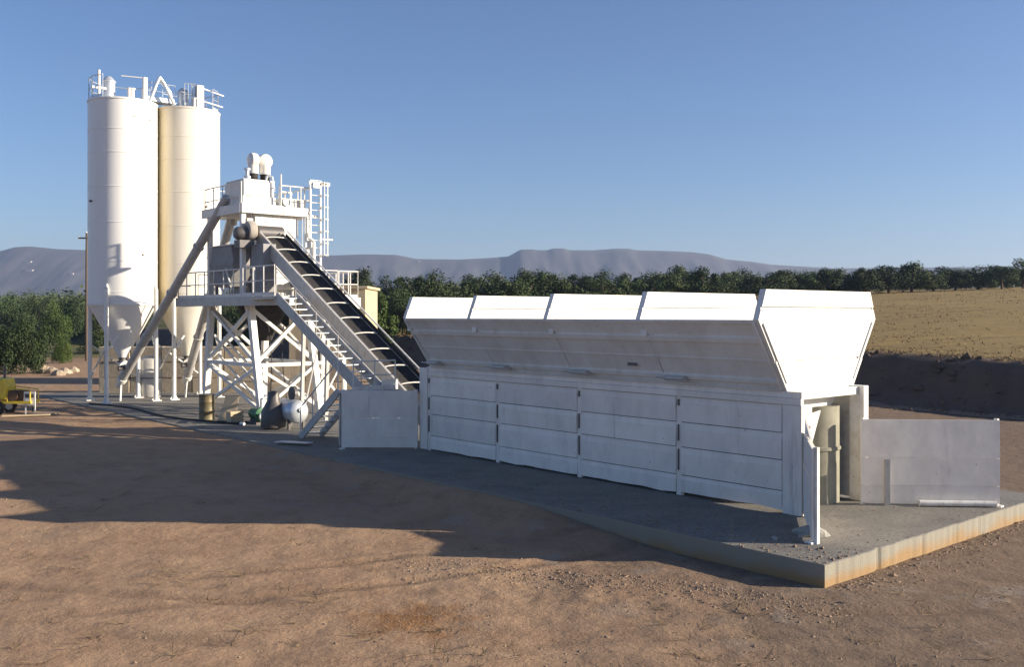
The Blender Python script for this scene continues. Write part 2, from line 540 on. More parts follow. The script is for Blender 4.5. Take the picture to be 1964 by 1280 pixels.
def H(X, Y, strip=False):
    a, b = toplant(X, Y)
    fill = max(sm(8, 24, b), sm(2.6, 8.0, b) * (sm(-1.5 + 0.4 * nz3(b * 0.4, 1.7), -0.2, a) if a < 5 else 0.0))
    z = -0.37 + 0.33 * fill
    if b > 8 and a < 0:
        z += 0.04 * sm(8, 12, b) * nz3(a * 0.5, b * 0.35, 2.0)
    ae = a + 0.9 * nz3(b * 0.11, 3.1) + 0.35 * nz3(b * 0.5, 9.0)
    t = sm(29.8, 33.0, ae)
    z += 2.2 * t
    if a > 33:
        z += 9.0 * (1 - math.exp(-0.09 * (a - 33) / 9.0))
    D = math.hypot(X, Y)
    z += 0.016 * max(0, min(D, 1500) - 350)
    if not strip:
        z -= 0.9 * sm(28.3, 30.0, a) * (1 - sm(33.6, 34.8, a)) * (1.0 if -75 < b < 150 else 0.0)
    # gentle unevenness of the yard
    on = sm(-0.1, -1.2, a) if b > -1.2 else 1.0
    if b <= -0.15:
        on = max(on, sm(-0.1, -1.0, b))
    if D < 90:
        z += on * (0.07 * nz3(X * 0.23, Y * 0.23) + 0.03 * nz3(X * 0.9, Y * 0.9, 5.0) + 0.014 * nz3(X * 2.6, Y * 2.6, 8.0))
    if D < 40 and not (-0.3 < a < 9.3 and -0.3 < b < 45):
        # disturbed soil before the slab corner
        q = math.exp(-(((X - 1.6) / 2.6) ** 2 + ((Y - 15.2 + 0.2 * X) / 1.1) ** 2))
        z += q * (0.022 * nz3(X * 2.4, Y * 2.4, 1.0) + 0.026 * nz3(X * 7, Y * 7, 2.0) + 0.02)
        z += 0.008 * nz3(X * 6.5, Y * 6.5, 4.4)
        # wheel tracks
        for f0, f1, f2, w0 in RUTS:
            yc = f0 + f1 * X + f2 * X * X
            for g_ in (-0.85, 0.85):
                e = (Y - yc - g_) / math.sqrt(1 + (f1 + 2 * f2 * X) ** 2)
                if abs(e) < 0.6:
                    fade = sm(-0.35, 0.25, nz3(X * 0.3, g_ + f0, 6.0))
                    z += fade * (-w0 * math.exp(-(e / 0.15) ** 2) + 0.55 * w0 * math.exp(-((abs(e) - 0.27) / 0.08) ** 2))
                    if abs(e) < 0.15:
                        z += fade * 0.006 * math.sin(X * 38 + e * 30)
    return z


def track(X, Y):
    m = 0.0
    if math.hypot(X, Y) < 40:
        for f0, f1, f2, w0 in RUTS:
            yc = f0 + f1 * X + f2 * X * X
            for g_ in (-0.85, 0.85):
                e = (Y - yc - g_) / math.sqrt(1 + (f1 + 2 * f2 * X) ** 2)
                if abs(e) < 0.6:
                    m = max(m, sm(-0.35, 0.25, nz3(X * 0.3, g_ + f0, 6.0)) * math.exp(-(e / 0.2) ** 2))
    return m


def make_ground():
    nx, ny = 520, 520
    A = 3.2
    kx = math.asinh(2700 / A)
    xs = [0.5 + A * math.sinh(kx * (2 * i / (nx - 1) - 1)) for i in range(nx)]
    ky = math.asinh(2900 / A)
    ylo = -math.asinh(95 / A)
    ys = [15 + A * math.sinh(ylo + (ky - ylo) * j / (ny - 1)) for j in range(ny)]
    vs = [(x, y, H(x, y)) for y in ys for x in xs]
    fs = [(j * nx + i, j * nx + i + 1, (j + 1) * nx + i + 1, (j + 1) * nx + i) for j in range(ny - 1) for i in range(nx - 1)]
    me = bpy.data.meshes.new('ground')
    me.from_pydata(vs, [], fs)
    me.materials.append(EARTH)
    me.polygons.foreach_set('use_smooth', [True] * len(me.polygons))
    at = me.attributes.new('track', 'FLOAT', 'POINT')
    at.data.foreach_set('value', [track(v[0], v[1]) for v in vs])
    structure(link('ground', me))


make_ground()


def make_bank():
    na, nb = 22, 480
    vs, fs = [], []
    for j in range(nb):
        b = -78 + 230 * j / (nb - 1)
        for i in range(na):
            a = 28.0 + 7.0 * i / (na - 1)
            p = L(a, b)
            z = H(p.x, p.y, True) + 0.02
            t = sm(29.2, 30.5, a) * (1 - sm(32.6, 33.8, a))
            z += t * (0.16 * nz3(a * 0.8, b * 0.8, 2.0) + 0.1 * nz3(a * 2, b * 2, 7.0))
            vs.append((p.x, p.y, z))
    for j in range(nb - 1):
        for i in range(na - 1):
            fs.append((j * na + i, j * na + i + 1, (j + 1) * na + i + 1, (j + 1) * na + i))
    me = bpy.data.meshes.new('embankment')
    me.from_pydata(vs, [], fs)
    me.materials.append(SOIL)
    me.materials.append(EARTH)
    for p in me.polygons:
        i = p.index % (na - 1)
        a = 28.0 + 7.0 * (i + 0.5) / (na - 1)
        j = p.index // (na - 1)
        jit = 0.3 * nz3(j * 0.13, 4.0)
        p.material_index = 0 if 29.7 + jit < a < 32.75 + jit else 1
    me.polygons.foreach_set('use_smooth', [True] * len(me.polygons))
    structure(link('embankment', me))


make_bank()


def make_slab():
    X1, S1 = 9.0, 44.0
    out = []
    def edge(p, q, n, jx, js):
        for k in range(n):
            t = k / n
            ln = abs(q[0] - p[0]) + abs(q[1] - p[1])
            chip = 0.02 * nz3(t * ln * 1.3, p[0] + p[1]) + 0.012 * nz3(t * ln * 6, 2.0) + 0.16 * max(0, nz3(t * ln * 2.6, 7.7 + p[0]) - 0.42)
            out.append(L(p[0] + (q[0] - p[0]) * t + jx * chip, p[1] + (q[1] - p[1]) * t + js * chip))
    edge((0, 0), (X1, 0), 170, 0, 1)
    edge((X1, 0), (X1, S1), 8, 0, 0)
    edge((X1, S1), (0, S1), 8, 0, 0)
    edge((0, S1), (0, 0), 420, 1, 0)
    n = len(out)
    c = L(X1 / 2, S1 / 2)
    vs = [(p.x, p.y, 0.0) for p in out] + [(p.x, p.y, -0.015) for p in out] + [(p.x, p.y, -0.9) for p in out]
    # a worn arris: top ring pulled slightly in
    for i, p in enumerate(out):
        d = (c - p).normalized() * 0.016
        vs[i] = (p.x + d.x, p.y + d.y, 0.0)
    fs = [tuple(range(n))]
    for r in range(2):
        for i in range(n):
            j = (i + 1) % n
            fs.append((r * n + i, (r + 1) * n + i, (r + 1) * n + j, r * n + j))
    me = bpy.data.meshes.new('concrete_slab')
    me.from_pydata(vs, [], fs)
    me.materials.append(SLAB)
    structure(link('concrete_slab', me))


make_slab()


def make_hills():
    prof = [(-900, 520), (-500, 505), (-200, 492), (0, 482), (30, 474), (60, 473), (110, 478), (170, 480), (300, 492), (420, 488),
            (560, 490), (640, 490), (700, 488), (760, 489), (800, 497), (880, 498), (940, 495), (975, 492), (994, 481), (1000, 479),
            (1022, 478.5), (1030, 480), (1050, 480), (1060, 477), (1080, 476.5), (1092, 480), (1140, 480), (1180, 477), (1205, 477), (1220, 480),
            (1290, 482), (1330, 484), (1360, 488), (1395, 498), (1440, 502), (1480, 508), (1600, 515), (1900, 512), (2200, 500), (2600, 515), (3000, 530)]
    xp = [p[0] for p in prof]
    yp = [p[1] for p in prof]
    Y0, depth = 2350.0, 340.0
    nx, ny = 900, 27
    vs, fs = [], []
    for j in range(ny):
        t = j / (ny - 1)
        Y = Y0 - depth + 2 * depth * t
        b = 1 - abs(2 * t - 1)
        for i in range(nx):
            px = -900 + 3900 * i / (nx - 1)
            X = (px - CX) / FPX * Y0
            top = 4 + (HY - float(np.interp(px, xp, yp))) / FPX * Y0
            shp = b ** 0.85
            z = -6 + (top + 6) * shp
            z += 26 * b * (1 - b) * (nz3(X * 0.008, Y * 0.003) + 0.7 * nz3(X * 0.022, Y * 0.008, 3.0) + 0.4 * nz3(X * 0.05, Y * 0.03, 5.0)) * 1.6
            vs.append((X, Y, z))
    for j in range(ny - 1):
        for i in range(nx - 1):
            fs.append((j * nx + i, j * nx + i + 1, (j + 1) * nx + i + 1, (j + 1) * nx + i))
    me = bpy.data.meshes.new('hills')
    me.from_pydata(vs, [], fs)
    me.materials.append(HILLM)
    me.polygons.foreach_set('use_smooth', [True] * len(me.polygons))
    structure(link('hills', me))
    from mathutils.bvhtree import BVHTree
    return BVHTree.FromPolygons(vs, fs)


HILLBVH = make_hills()

# ------------------------------------------------------------------ aggregate bins
XC = 4.27
ZB, ZF, ZT = 2.46, 3.89, 4.49
HB, HF, HT = 1.27, 2.23, 1.99


def half(z):
    if z <= ZF:
        return HB + (HF - HB) * (z - ZB) / (ZF - ZB)
    return HF + (HT - HF) * (z - ZF) / (ZT - ZF)


def end_plate(y, t=0.02):
    mb = MB()
    bands = [(ZB - 0.02, 3.03, 0.0), (3.03, 3.075, 0.05), (3.075, 4.10, 0.012), (4.10, 4.15, 0.05), (4.15, ZT, 0.0)]
    for z0, z1, dp in bands:
        cut = [z0] + ([ZF] if z0 < ZF < z1 else []) + [z1]
        pts = [(XC - half(z), y + dp, z) for z in cut] + [(XC + half(z), y + dp, z) for z in reversed(cut)]
        mb.prism(pts, (0, 0.055 - dp + t, 0))
    for sgn in (-1, 1):
        for z0, z1 in ((ZB, ZF), (ZF, ZT)):
            a = Vector((XC + sgn * (half(z0) - 0.012), y + 0.085, z0))
            b = Vector((XC + sgn * (half(z1) - 0.012), y + 0.085, z1))
            mb.bar(a, b, 0.012 * 2, 0.115, up=(0, 1, 0))
    for sgn in (-1, 1):
        a = Vector((XC + sgn * (half(2.62) - 0.10), y - 0.006, 2.62)); b = Vector((XC + sgn * (half(3.82) - 0.10), y - 0.006, 3.82))
        mb.bar(a, b, 0.05, 0.035, up=(0, 1, 0))
    return mb


bat = Thing('aggregate_bin_row', 'long white four-compartment aggregate bin row in the middle of the yard', 'aggregate bin', (XC, 8.5, 0))
Y0H, PIT = 2.75, 2.95
for k in range(4):
    ya, yb = Y0H + PIT * k + 0.006, Y0H + PIT * (k + 1) - 0.006
    mb = MB()
    th = 0.025
    for sgn in (-1, 1):
        pts = [(XC + sgn * HB, ya, ZB), (XC + sgn * HF, ya, ZF), (XC + sgn * (HF - th), ya, ZF), (XC + sgn * (HB - th), ya, ZB)]
        mb.prism(pts, (0, yb - ya, 0))
    pts = [(XC - HB, ya + 0.1, ZB), (XC - 0.35, ya + 0.1, 1.75), (XC + 0.35, ya + 0.1, 1.75), (XC + HB, ya + 0.1, ZB)]
    mb.prism(pts, (0, yb - ya - 0.2, 0))
    hop = bat.part('hopper', mb, WHITE)
    bat.part('end_plate', end_plate(Y0H + PIT * k - (0.11 if k == 0 else 0.03)), WHITE, hop)
    if k == 3:
        bat.part('end_plate', end_plate(Y0H + PIT * 4 - 0.05), WHITE, hop)
    # rolled top lip, folded stiffeners and bottom rail on the near sloping wall
    for z, h, pr in ((ZF - 0.03, 0.06, 0.035), (3.50, 0.12, 0.05), (3.08, 0.03, 0.02), (2.66, 0.09, 0.06), (2.50, 0.07, 0.05)):
        for sgn in (-1, 1):
            d = Vector((sgn * (HF - HB), 0, ZF - ZB)).normalized()
            nrm = Vector((sgn * d.z, 0, -sgn * d.x)) if sgn > 0 else Vector((-abs(d.z), 0, -abs(d.x)))
            nrm = Vector((sgn * (ZF - ZB), 0, -(HF - HB))).normalized()
            c = Vector((XC + sgn * half(z), 0, z))
            p0, p1 = c - d * h / 2, c + d * h / 2
            pts = [p0 - nrm * 0.004, p1 - nrm * 0.004, p1 + nrm * pr * 0.85, p0 + nrm * pr]
            mb = MB().prism([(q.x, ya - 0.004, q.z) for q in pts], (0, yb - ya + 0.008, 0))
            bat.part('stiffener', mb, WHITE, hop)
    # upright edge angle at the joint, and the gate cylinder low on the wall
    for yy, ww in (((ya + 0.01, 0.05),) if k == 0 else ((yb - 0.01, 0.05),) if k == 3 else ()):
        a = Vector((XC - HB - 0.02, yy, ZB + 0.02)); b = Vector((XC - HF - 0.02, yy, ZF - 0.07))
        bat.part('edge_angle', MB().bar(a, b, ww, 0.03, up=(1, 0, 0.6)), WHITE, hop)
    yc = yb - 0.35
    bat.part('air_cylinder', MB().tube((XC - HB - 0.30, yc - 0.32, 2.60), (XC - HB - 0.30, yc + 0.22, 2.60), 0.045, 10)
             .tube((XC - HB - 0.30, yc + 0.22, 2.60), (XC - HB - 0.30, yc + 0.46, 2.60), 0.018, 8)
             .box(XC - HB - 0.32, XC - HB - 0.08, yc - 0.34, yc - 0.28, 2.55, 2.65), GREY, hop)
    bat.part('discharge_gate', MB().box(XC - 0.5, XC + 0.5, ya + 0.4, yb - 0.4, 1.62, 1.745), GREY, hop)
    bat.part('bracket', MB().box(XC - half(3.55) - 0.075, XC - half(3.6) + 0.0, yb - 0.06, yb + 0.1, 3.52, 3.78), WHITE, hop)
# maker's plate
zz = 2.86
bat.part('name_plate', MB().box(XC - half(zz) - 0.055, XC - half(zz) - 0.035, 6.35, 6.62, zz - 0.03, zz + 0.035), DGREY)

# lower near wall : sheets between posts
rows = [0.06, 0.45, 1.07, 1.62, 2.19]
joints = [2.30, 5.40, 8.50, 11.60, 14.70]
for k in range(4):
    for r in range(4):
        jz = random.uniform(-0.012, 0.012)
        x = 3.0 + random.uniform(-0.012, 0.006)
        ya = joints[k] + (0.46 if k == 0 else 0.075)
        yb = joints[k + 1] - 0.075
        z0 = rows[r] + 0.009 + (random.uniform(-0.03, 0.03) if r == 0 else 0)
        z1 = rows[r + 1] - 0.009
        tl = random.uniform(-0.012, 0.012)
        ny_, nz_ = 14, 4
        vs, fs = [], []
        for j in range(nz_ + 1):
            for i in range(ny_ + 1):
                yy = ya + (yb - ya) * i / ny_
                zz = z0 + (z1 - z0) * j / nz_
                dent = 0.010 * nz3(yy * 0.9, zz * 2.2, k * 3.0 + r) + 0.006 * nz3(yy * 2.7, zz * 4, r)
                lowj = 0.035 * nz3(yy * 1.6, k * 5.0, 3.0) if (r == 0 and j == 0) else 0
                fold = -0.02 if j == nz_ else 0.0
                vs.append((x + dent + tl * (j / nz_) - fold, yy, zz + lowj))
        n1 = len(vs)
        for j in range(nz_):
            for i in range(ny_):
                a = j * (ny_ + 1) + i
                fs.append((a, a + ny_ + 1, a + ny_ + 2, a + 1))
        o = bat.part('wall_sheet', MB().add(vs, fs), WALLP)
        so = o.modifiers.new('thick', 'SOLIDIFY'); so.thickness = 0.018; so.offset = -1
    bat.part('light_stop_sheet', MB().box(3.052, 3.06, joints[k] + 0.08, joints[k + 1] - 0.08, 0.12, 2.18), DGREY)  # added dark sheet: darkens the seams and stops sunlight leaking through
    # top rail of the bay
    bat.part('top_rail', MB().box(2.955, 3.05, joints[k] + 0.0 + 0.002 * k, joints[k + 1] - 0.002, 2.195, 2.325), WALLP)
    bat.part('top_beam', MB().box(2.985, 3.06, joints[k], joints[k + 1] - 0.003, 2.33, 2.455), WALLP)
for k, y in enumerate(joints):
    if k == 0:
        bat.part('post', MB().box(2.975, 3.12, y, y + 0.44, 0.0, 2.19), WALLP, bevel=0.012)
    else:
        bat.part('post', MB().box(3.012, 3.12, y - 0.07, y + 0.07, 0.0, 2.19), WALLP)
        bat.part('joint_strap', MB().box(2.985, 3.011, y - 0.012, y + 0.018, 0.55, 1.02), DGREY)
        bat.part('joint_strap', MB().box(2.985, 3.011, y - 0.012, y + 0.018, 1.2, 1.56), DGREY)
        bat.part('joint_strap', MB().box(2.985, 3.011, y - 0.02, y + 0.022, 1.98, 2.12), DGREY)
bat.part('corner_panel', MB().box(2.99, 3.03, 14.78, 15.16, 0.02, 2.42), WALLP)
# far wall, floor frame, cross beams, belt feeder inside
for k in range(4):
    bat.part('wall_sheet', MB().box(5.50, 5.53, joints[k] + 0.32 if k == 0 else joints[k] + 0.07, joints[k + 1] - 0.07, 0.04, 2.3), WHITE2)
for k, y in enumerate(joints):
    if k == 0:
        bat.part('post', MB().box(5.36, 5.56, y, y + 0.34, 0.0, 2.47), WHITE2, bevel=0.01)
    else:
        bat.part('post', MB().box(5.40, 5.54, y - 0.07, y + 0.07, 0.0, 2.45), WHITE2)
    bat.part('cross_beam', MB().box(3.13, 5.35, y + 0.12, y + 0.26, 2.29, 2.45), WHITE2)
bat.part('cross_beam', MB().box(3.05, 5.5, 2.66, 2.74, 2.34, 2.45), WHITE)
fee = bat.part('belt_feeder', MB().box(3.75, 3.83, 3.9, 14.6, 0.55, 0.85).box(4.71, 4.79, 3.9, 14.6, 0.55, 0.85)
               .box(3.8, 4.74, 4.0, 4.1, 0.45, 0.55), GREY)
bat.part('belt', MB().box(3.84, 4.70, 3.87, 14.65, 0.78, 0.82), RUBBER, fee)
bat.part('tail_drum', MB().tube((3.84, 3.95, 0.68), (4.70, 3.95, 0.68), 0.12, 16), DGREY, fee)
for y in (4.3, 7.0, 9.6, 12.0):
    for x in (3.79, 4.75):
        bat.part('leg', MB().box(x - 0.05, x + 0.05, y, y + 0.1, 0.0, 0.549), GREY, fee)
wh = MB().prism([(3.52, 2.62, 1.92), (4.20, 2.62, 2.0), (4.12, 2.62, 1.84), (3.84, 2.62, 1.28), (3.74, 2.62, 1.22), (3.52, 2.62, 1.36)], (0, 0.03, 0))
wo = bat.part('weigh_hopper', wh, WHITE)
bat.part('side_plate', MB().prism([(4.06, 2.655, 1.86), (4.12, 2.655, 1.86), (3.84, 2.655, 1.30), (3.78, 2.655, 1.30)], (0, 2.4, 0)), WHITE2, wo)
bat.part('drain_hole', MB().tube((3.76, 2.60, 1.68), (3.76, 2.619, 1.68), 0.035, 10), DGREY, wo)
bat.part('guard_drum', MB().lathe((4.75, 3.2, 0.0), [(0.60, 0), (0.60, 1.1), (0.63, 1.12), (0.63, 1.18), (0.60, 1.2), (0.60, 2.05)], 24), DRUMG, smooth=True)
bat.part('spilled_sheet', MB().prism([(3.7, 2.95, 0.03), (4.3, 2.75, 0.03), (5.1, 2.95, 0.12), (5.2, 3.4, 0.2), (3.8, 3.5, 0.25)], (0, 0, 0.02)), WHITE)
bat.part('sensor_box', MB().box(3.2, 3.42, 2.9, 3.0, 1.98, 2.25), WHITE)


# ------------------------------------------------------------------ wing panels
def wing(label, A, B, h, seams, strut=None, pipe=False, slant=False):
    A, B = Vector((*A, 0)), Vector((*B, 0))
    mid = (A + B) / 2
    T = Thing('wing_panel', label, 'steel panel', (mid.x, mid.y, 0), group='steel wing panels at the corners of the bins')
    d = (B - A).normalized()
    n = Vector((d.y, -d.x, 0))
    if n.dot(Vector(toplant(0, 0) + (0,)) - mid) < 0:
        n = -n                                  # towards the camera
    zs = [0.05] + seams + [h]
    for i, (z0, z1) in enumerate(zip(zs[:-1], zs[1:])):
        off = n * (0.006 * (i % 2))
        a, b = A + off, B + off
        zt0 = z1 - 0.008
        pts = [(a.x, a.y, z0), (b.x, b.y, z0), (b.x, b.y, zt0), (a.x, a.y, zt0)]
        o = T.part('sheet', MB().prism(pts, -n * 0.03), WALLP)
    for q in (A + d * 0.05, B - d * 0.04):
        qq = q - n * 0.075
        T.part('post', MB().bar((qq.x, qq.y, 0), (qq.x, qq.y, h + 0.02), 0.08, 0.08), WHITE2)
    for z in (0.25, h * 0.5, h - 0.1):
        a, b = A - n * 0.075 + d * 0.1, B - n * 0.075 - d * 0.09
        T.part('rail', MB().bar((a.x, a.y, z), (b.x, b.y, z), 0.07, 0.06), WHITE2)
    q = B - d * 0.03 + n * 0.03
    T.part('foot', MB().box(q.x - 0.07, q.x + 0.07, q.y - 0.07, q.y + 0.07, 0.0, 0.035), WHITE)
    if strut:
        q = A + d * strut + n * 0.05
        T.part('strut', MB().bar((q.x, q.y, 0.0), (q.x, q.y, seams[-1] - 0.03), 0.10, 0.07, up=tuple(n)), GREY)
    if pipe:
        a, b = A + d * 1.15 + n * 0.10, B - d * 0.12 + n * 0.10
        T.part('pipe', MB().tube((a.x, a.y, 0.07), (b.x, b.y, 0.07), 0.065, 10), WHITE2, smooth=True)
    return T


w1 = wing('narrow grey steel panel seen edge-on at the near left corner of the bins', (3.04, 2.30), (1.12, 0.92), 1.66, [0.42, 1.05])
w1.part('gusset', MB().prism([(2.96, 2.22, 1.66), (2.1, 1.56, 1.66), (2.96, 2.22, 1.95)], (0.03, -0.03, 0)), WALLP)
wing('broad grey steel panel standing on the slab to the right of the bins', (5.0, 2.16), (6.98, 0.16), 1.80, [0.42, 1.0], strut=0.52, pipe=True)
wing('grey-blue steel panel at the far left corner of the bins, beside the conveyor foot', (2.90, 15.14), (1.22, 16.64), 1.74, [0.42, 0.92])


# ------------------------------------------------------------------ railing helper
def railing(pts, h=1.1, post=1.0, r=0.022, mid=True, kick=True):
    mb = MB()
    for a, b in zip(pts[:-1], pts[1:]):
        a, b = Vector(a), Vector(b)
        n = max(1, round((b - a).length / post))
        for i in range(n + 1):
            p = a.lerp(b, i / n)
            mb.tube(p, p + Vector((0, 0, h)), r, 6)
        up = Vector((0, 0, h))
        mb.tube(a + up, b + up, r * 1.1, 6)
        if mid:
            mb.tube(a + up * 0.52, b + up * 0.52, r * 0.85, 6)
        if kick:
            mb.bar(a + Vector((0, 0, 0.08)), b + Vector((0, 0, 0.08)), 0.012, 0.13)
    return mb


# ------------------------------------------------------------------ belt conveyor
CS0, CZ0, CS1, CZ1 = 14.95, 0.22, 27.25, 7.22
cd = Vector((0, CS1 - CS0, CZ1 - CZ0)).normalized()
cu = Vector((0, -cd.z, cd.y))
CLEN = Vector((0, CS1 - CS0, CZ1 - CZ0)).length


def cv(x, t, h=0.0):
    return Vector((x, CS0, CZ0)) + cd * t + cu * h


con = Thing('belt_conveyor', 'steep black belt conveyor climbing from the bins to the mixer tower', 'conveyor', (4.3, 15.2, 0))
XL, XR = 3.80, 4.82
for x in (XL, XR):
    con.part('side_girder', MB().bar(cv(x, 0.0, -0.10), cv(x, CLEN - 0.2, -0.10), 0.10, 0.52, up=tuple(cu)), GREY if x == XL else WHITE2, bevel=0.01)
# troughed belt
n = 40
vs, fs = [], []
prof = [(-0.43, 0.10), (-0.3, 0.02), (-0.16, -0.03), (0.16, -0.03), (0.3, 0.02), (0.43, 0.10)]
for i in range(n + 1):
    for (dx, dh) in prof:
        vs.append(cv(4.3 + dx, 0.1 + (CLEN - 0.2) * i / n, dh + 0.02 + 0.012 * nz3(i * 0.7, dx * 4)))
for i in range(n):
    for j in range(5):
        a = i * 6 + j
        fs.append((a, a + 1, a + 7, a + 6))
belt = con.part('belt', MB().add(vs, fs), RUBBER)
belt.modifiers.new('thick', 'SOLIDIFY').thickness = 0.015
con.part('return_belt', MB().bar(cv(4.3, 0.4, -0.36), cv(4.3, CLEN - 0.3, -0.36), 0.78, 0.015, up=tuple(cu)), RUBBER)
con.part('skirt', MB().bar(cv(XR - 0.045, 0.4, 0.20), cv(XR - 0.045, CLEN - 0.5, 0.20), 0.02, 0.14, up=tuple(cu)), RUBBER)
for i in range(13):
    t = 0.75 + i * 1.06
    mb = MB()
    pts = []
    for k in range(9):
        a = math.pi * k / 8
        hh = 0.15 if i > 1 else 0.5
        pts.append(cv(4.31 - 0.49 * math.cos(a), t, 0.10 + hh * math.sin(a) * 0.55))
    mb.path(pts, 0.024, 6)
    con.part('hoop', mb, WHITE2)
con.part('guard_rail', MB().tube(cv(XR + 0.02, 0.3, 0.34), cv(XR + 0.02, CLEN - 0.4, 0.34), 0.028, 8), WHITE)
con.part('cable_tray', MB().bar(cv(XR + 0.14, 0.6, 0.05), cv(XR + 0.14, CLEN - 0.6, 0.05), 0.1, 0.06, up=tuple(cu)), WHITE2)
for i in range(12):
    t = 0.9 + i * 1.06
    con.part('roller', MB().tube(cv(XL + 0.06, t, -0.03), cv(XR - 0.06, t, -0.03), 0.045, 8), DGREY)
hd = con.part('head_drum', MB().tube((3.76, CS1, CZ1), (4.86, CS1, CZ1), 0.30, 20), DGREY, smooth=True)
con.part('drive_motor', MB().lathe((2.86, CS1 + 0.02, CZ1 - 0.05), [(0.0, 0), (0.20, 0.02), (0.26, 0.10), (0.26, 0.42), (0.33, 0.46), (0.33, 0.72), (0.2, 0.78)], 16, 'x')
         .box(2.95, 3.55, CS1 - 0.25, CS1 + 0.25, CZ1 - 0.62, CZ1 - 0.32), DGREY, hd, smooth=True)
con.part('head_guard', MB().lathe((3.30, CS1 - 0.05, CZ1 + 0.06), [(0.05, 0), (0.36, 0.03), (0.40, 0.12), (0.40, 0.30), (0.36, 0.34)], 18, 'x'), MESHY, hd, smooth=True)
con.part('tail_guard', MB().prism([cv(XL - 0.07, 2.0, -0.35), cv(XL - 0.07, 3.1, -0.35), cv(XL - 0.07, 2.7, 0.02), cv(XL - 0.07, 2.0, 0.02)], (-0.02, 0, 0)), WHITE)
# lit end plates at the foot
con.part('foot_plate', MB().box(2.95, 3.55, 17.1, 17.13, 1.55, 1.95), WHITE)
for t in (4.2, 9.6):
    p = cv(0, t, -0.34)
    for x in (XL, XR):
        con.part('trestle_leg', MB().bar((x, p.y + 0.25, 0.0), (x, p.y, p.z), 0.12, 0.12), GREY)
    con.part('trestle_brace', MB().bar((XL + 0.06, p.y + 0.2, 0.35), (XR - 0.06, p.y + 0.06, p.z - 0.3), 0.05, 0.05), GREY)
con.part('chute', MB().box(3.42, 3.98, 26.0, 27.0, 4.66, 6.72), HOPG, bevel=0.02)
con.part('chute_flange', MB().box(3.38, 4.02, 25.96, 27.04, 5.6, 5.66), HOPG)

# ------------------------------------------------------------------ access stairs
st = Thing('access_stair', 'long grey steel stair running up beside the belt conveyor', 'staircase', (2.8, 17.0, 0))
A, B = Vector((0, 17.45, 1.62)), Vector((0, 23.0, 4.62))
for x in (2.42, 3.18):
    st.part('stringer', MB().bar((x, A.y, A.z), (x, B.y, B.z), 0.05, 0.38, up=(0, -0.45, 0.89)), GREY)
for i in range(15):
    p = A.lerp(B, (i + 0.5) / 15)
    st.part('tread', MB().box(2.446, 3.154, p.y - 0.13, p.y + 0.13, p.z + 0.03, p.z + 0.06), GALV)
x = 2.42
a, b = Vector((x, A.y, A.z + 0.12)), Vector((x, B.y, B.z + 0.12))
mb = MB()
for i in range(5):
    p = a.lerp(b, i / 4)
    mb.tube(p, p + Vector((0, 0, 0.9)), 0.016, 6)
mb.tube(a + Vector((0, 0, 0.9)), b + Vector((0, 0, 0.9)), 0.02, 6)
st.part('handrail', mb, GREY)
st.part('landing', MB().box(1.55, 3.22, 16.55, 17.43, 1.60, 1.68), GREY)
for x, y in ((1.62, 16.65), (1.62, 17.35), (3.15, 16.65), (3.15, 17.35)):
    st.part('landing_leg', MB().box(x - 0.04, x + 0.04, y - 0.04, y + 0.04, 0.0, 1.6), GREY)
st.part('landing_rail', railing([(1.6, 16.6, 1.68), (3.1, 16.6, 1.68)], h=0.9, post=0.75), WHITE2)
st2 = Thing('lower_stair', 'short grey steel stair flight reaching the ground beside the tower', 'staircase', (1.95, 18.2, 0))
A, B = Vector((0, 19.75, 0.03)), Vector((0, 17.45, 1.62))
for x in (1.58, 2.30):
    st2.part('stringer', MB().bar((x, A.y, A.z), (x, B.y, B.z), 0.05, 0.24, up=(0, 0.5, 0.86)), GREY)
for i in range(8):
    p = A.lerp(B, (i + 0.5) / 8)
    st2.part('tread', MB().box(1.606, 2.274, p.y - 0.12, p.y + 0.12, p.z + 0.02, p.z + 0.05), GALV)
mb = MB()
for i in range(4):
    p = A.lerp(B, i / 3)
    mb.tube((1.58, p.y, p.z), (1.58, p.y, p.z + 0.95), 0.02, 6)
mb.tube((1.58, A.y, A.z + 0.95), (1.58, B.y, B.z + 0.95), 0.024, 6)
st2.part('handrail', mb, WHITE2)

# ------------------------------------------------------------------ mixer tower
tw = Thing('mixer_tower', 'white steel mixer tower on splayed legs with two railed decks', 'tower', (4.8, 29, 0))
PZ = 4.55
legs = {}
for nm, xb, sb, xt, stp in (('fl', 3.55, 26.35, 3.5, 27.25), ('fr', 6.1, 26.35, 6.0, 27.25), ('rl', 3.45, 31.3, 3.5, 30.8), ('rr', 6.1, 31.3, 6.0, 30.8)):
    legs[nm] = (Vector((xb, sb, 0.0)), Vector((xt, stp, PZ)))
    lg = tw.part('leg', MB().bar(Vector((xb, sb, 0)), Vector((xt, stp, PZ)), 0.24, 0.24), WHITE)
    tw.part('base_plate', MB().box(xb - 0.25, xb + 0.25, sb - 0.25, sb + 0.25, 0.001, 0.05), WHITE2, lg)
    tw.part('leg_gusset', MB().prism([(xt - 0.125, stp - 0.35, PZ), (xt - 0.125, stp + 0.35, PZ), (xt - 0.125, stp, PZ - 0.6)], (-0.02, 0, 0)), WHITE, lg)


def lp(nm, t):
    return legs[nm][0].lerp(legs[nm][1], t)


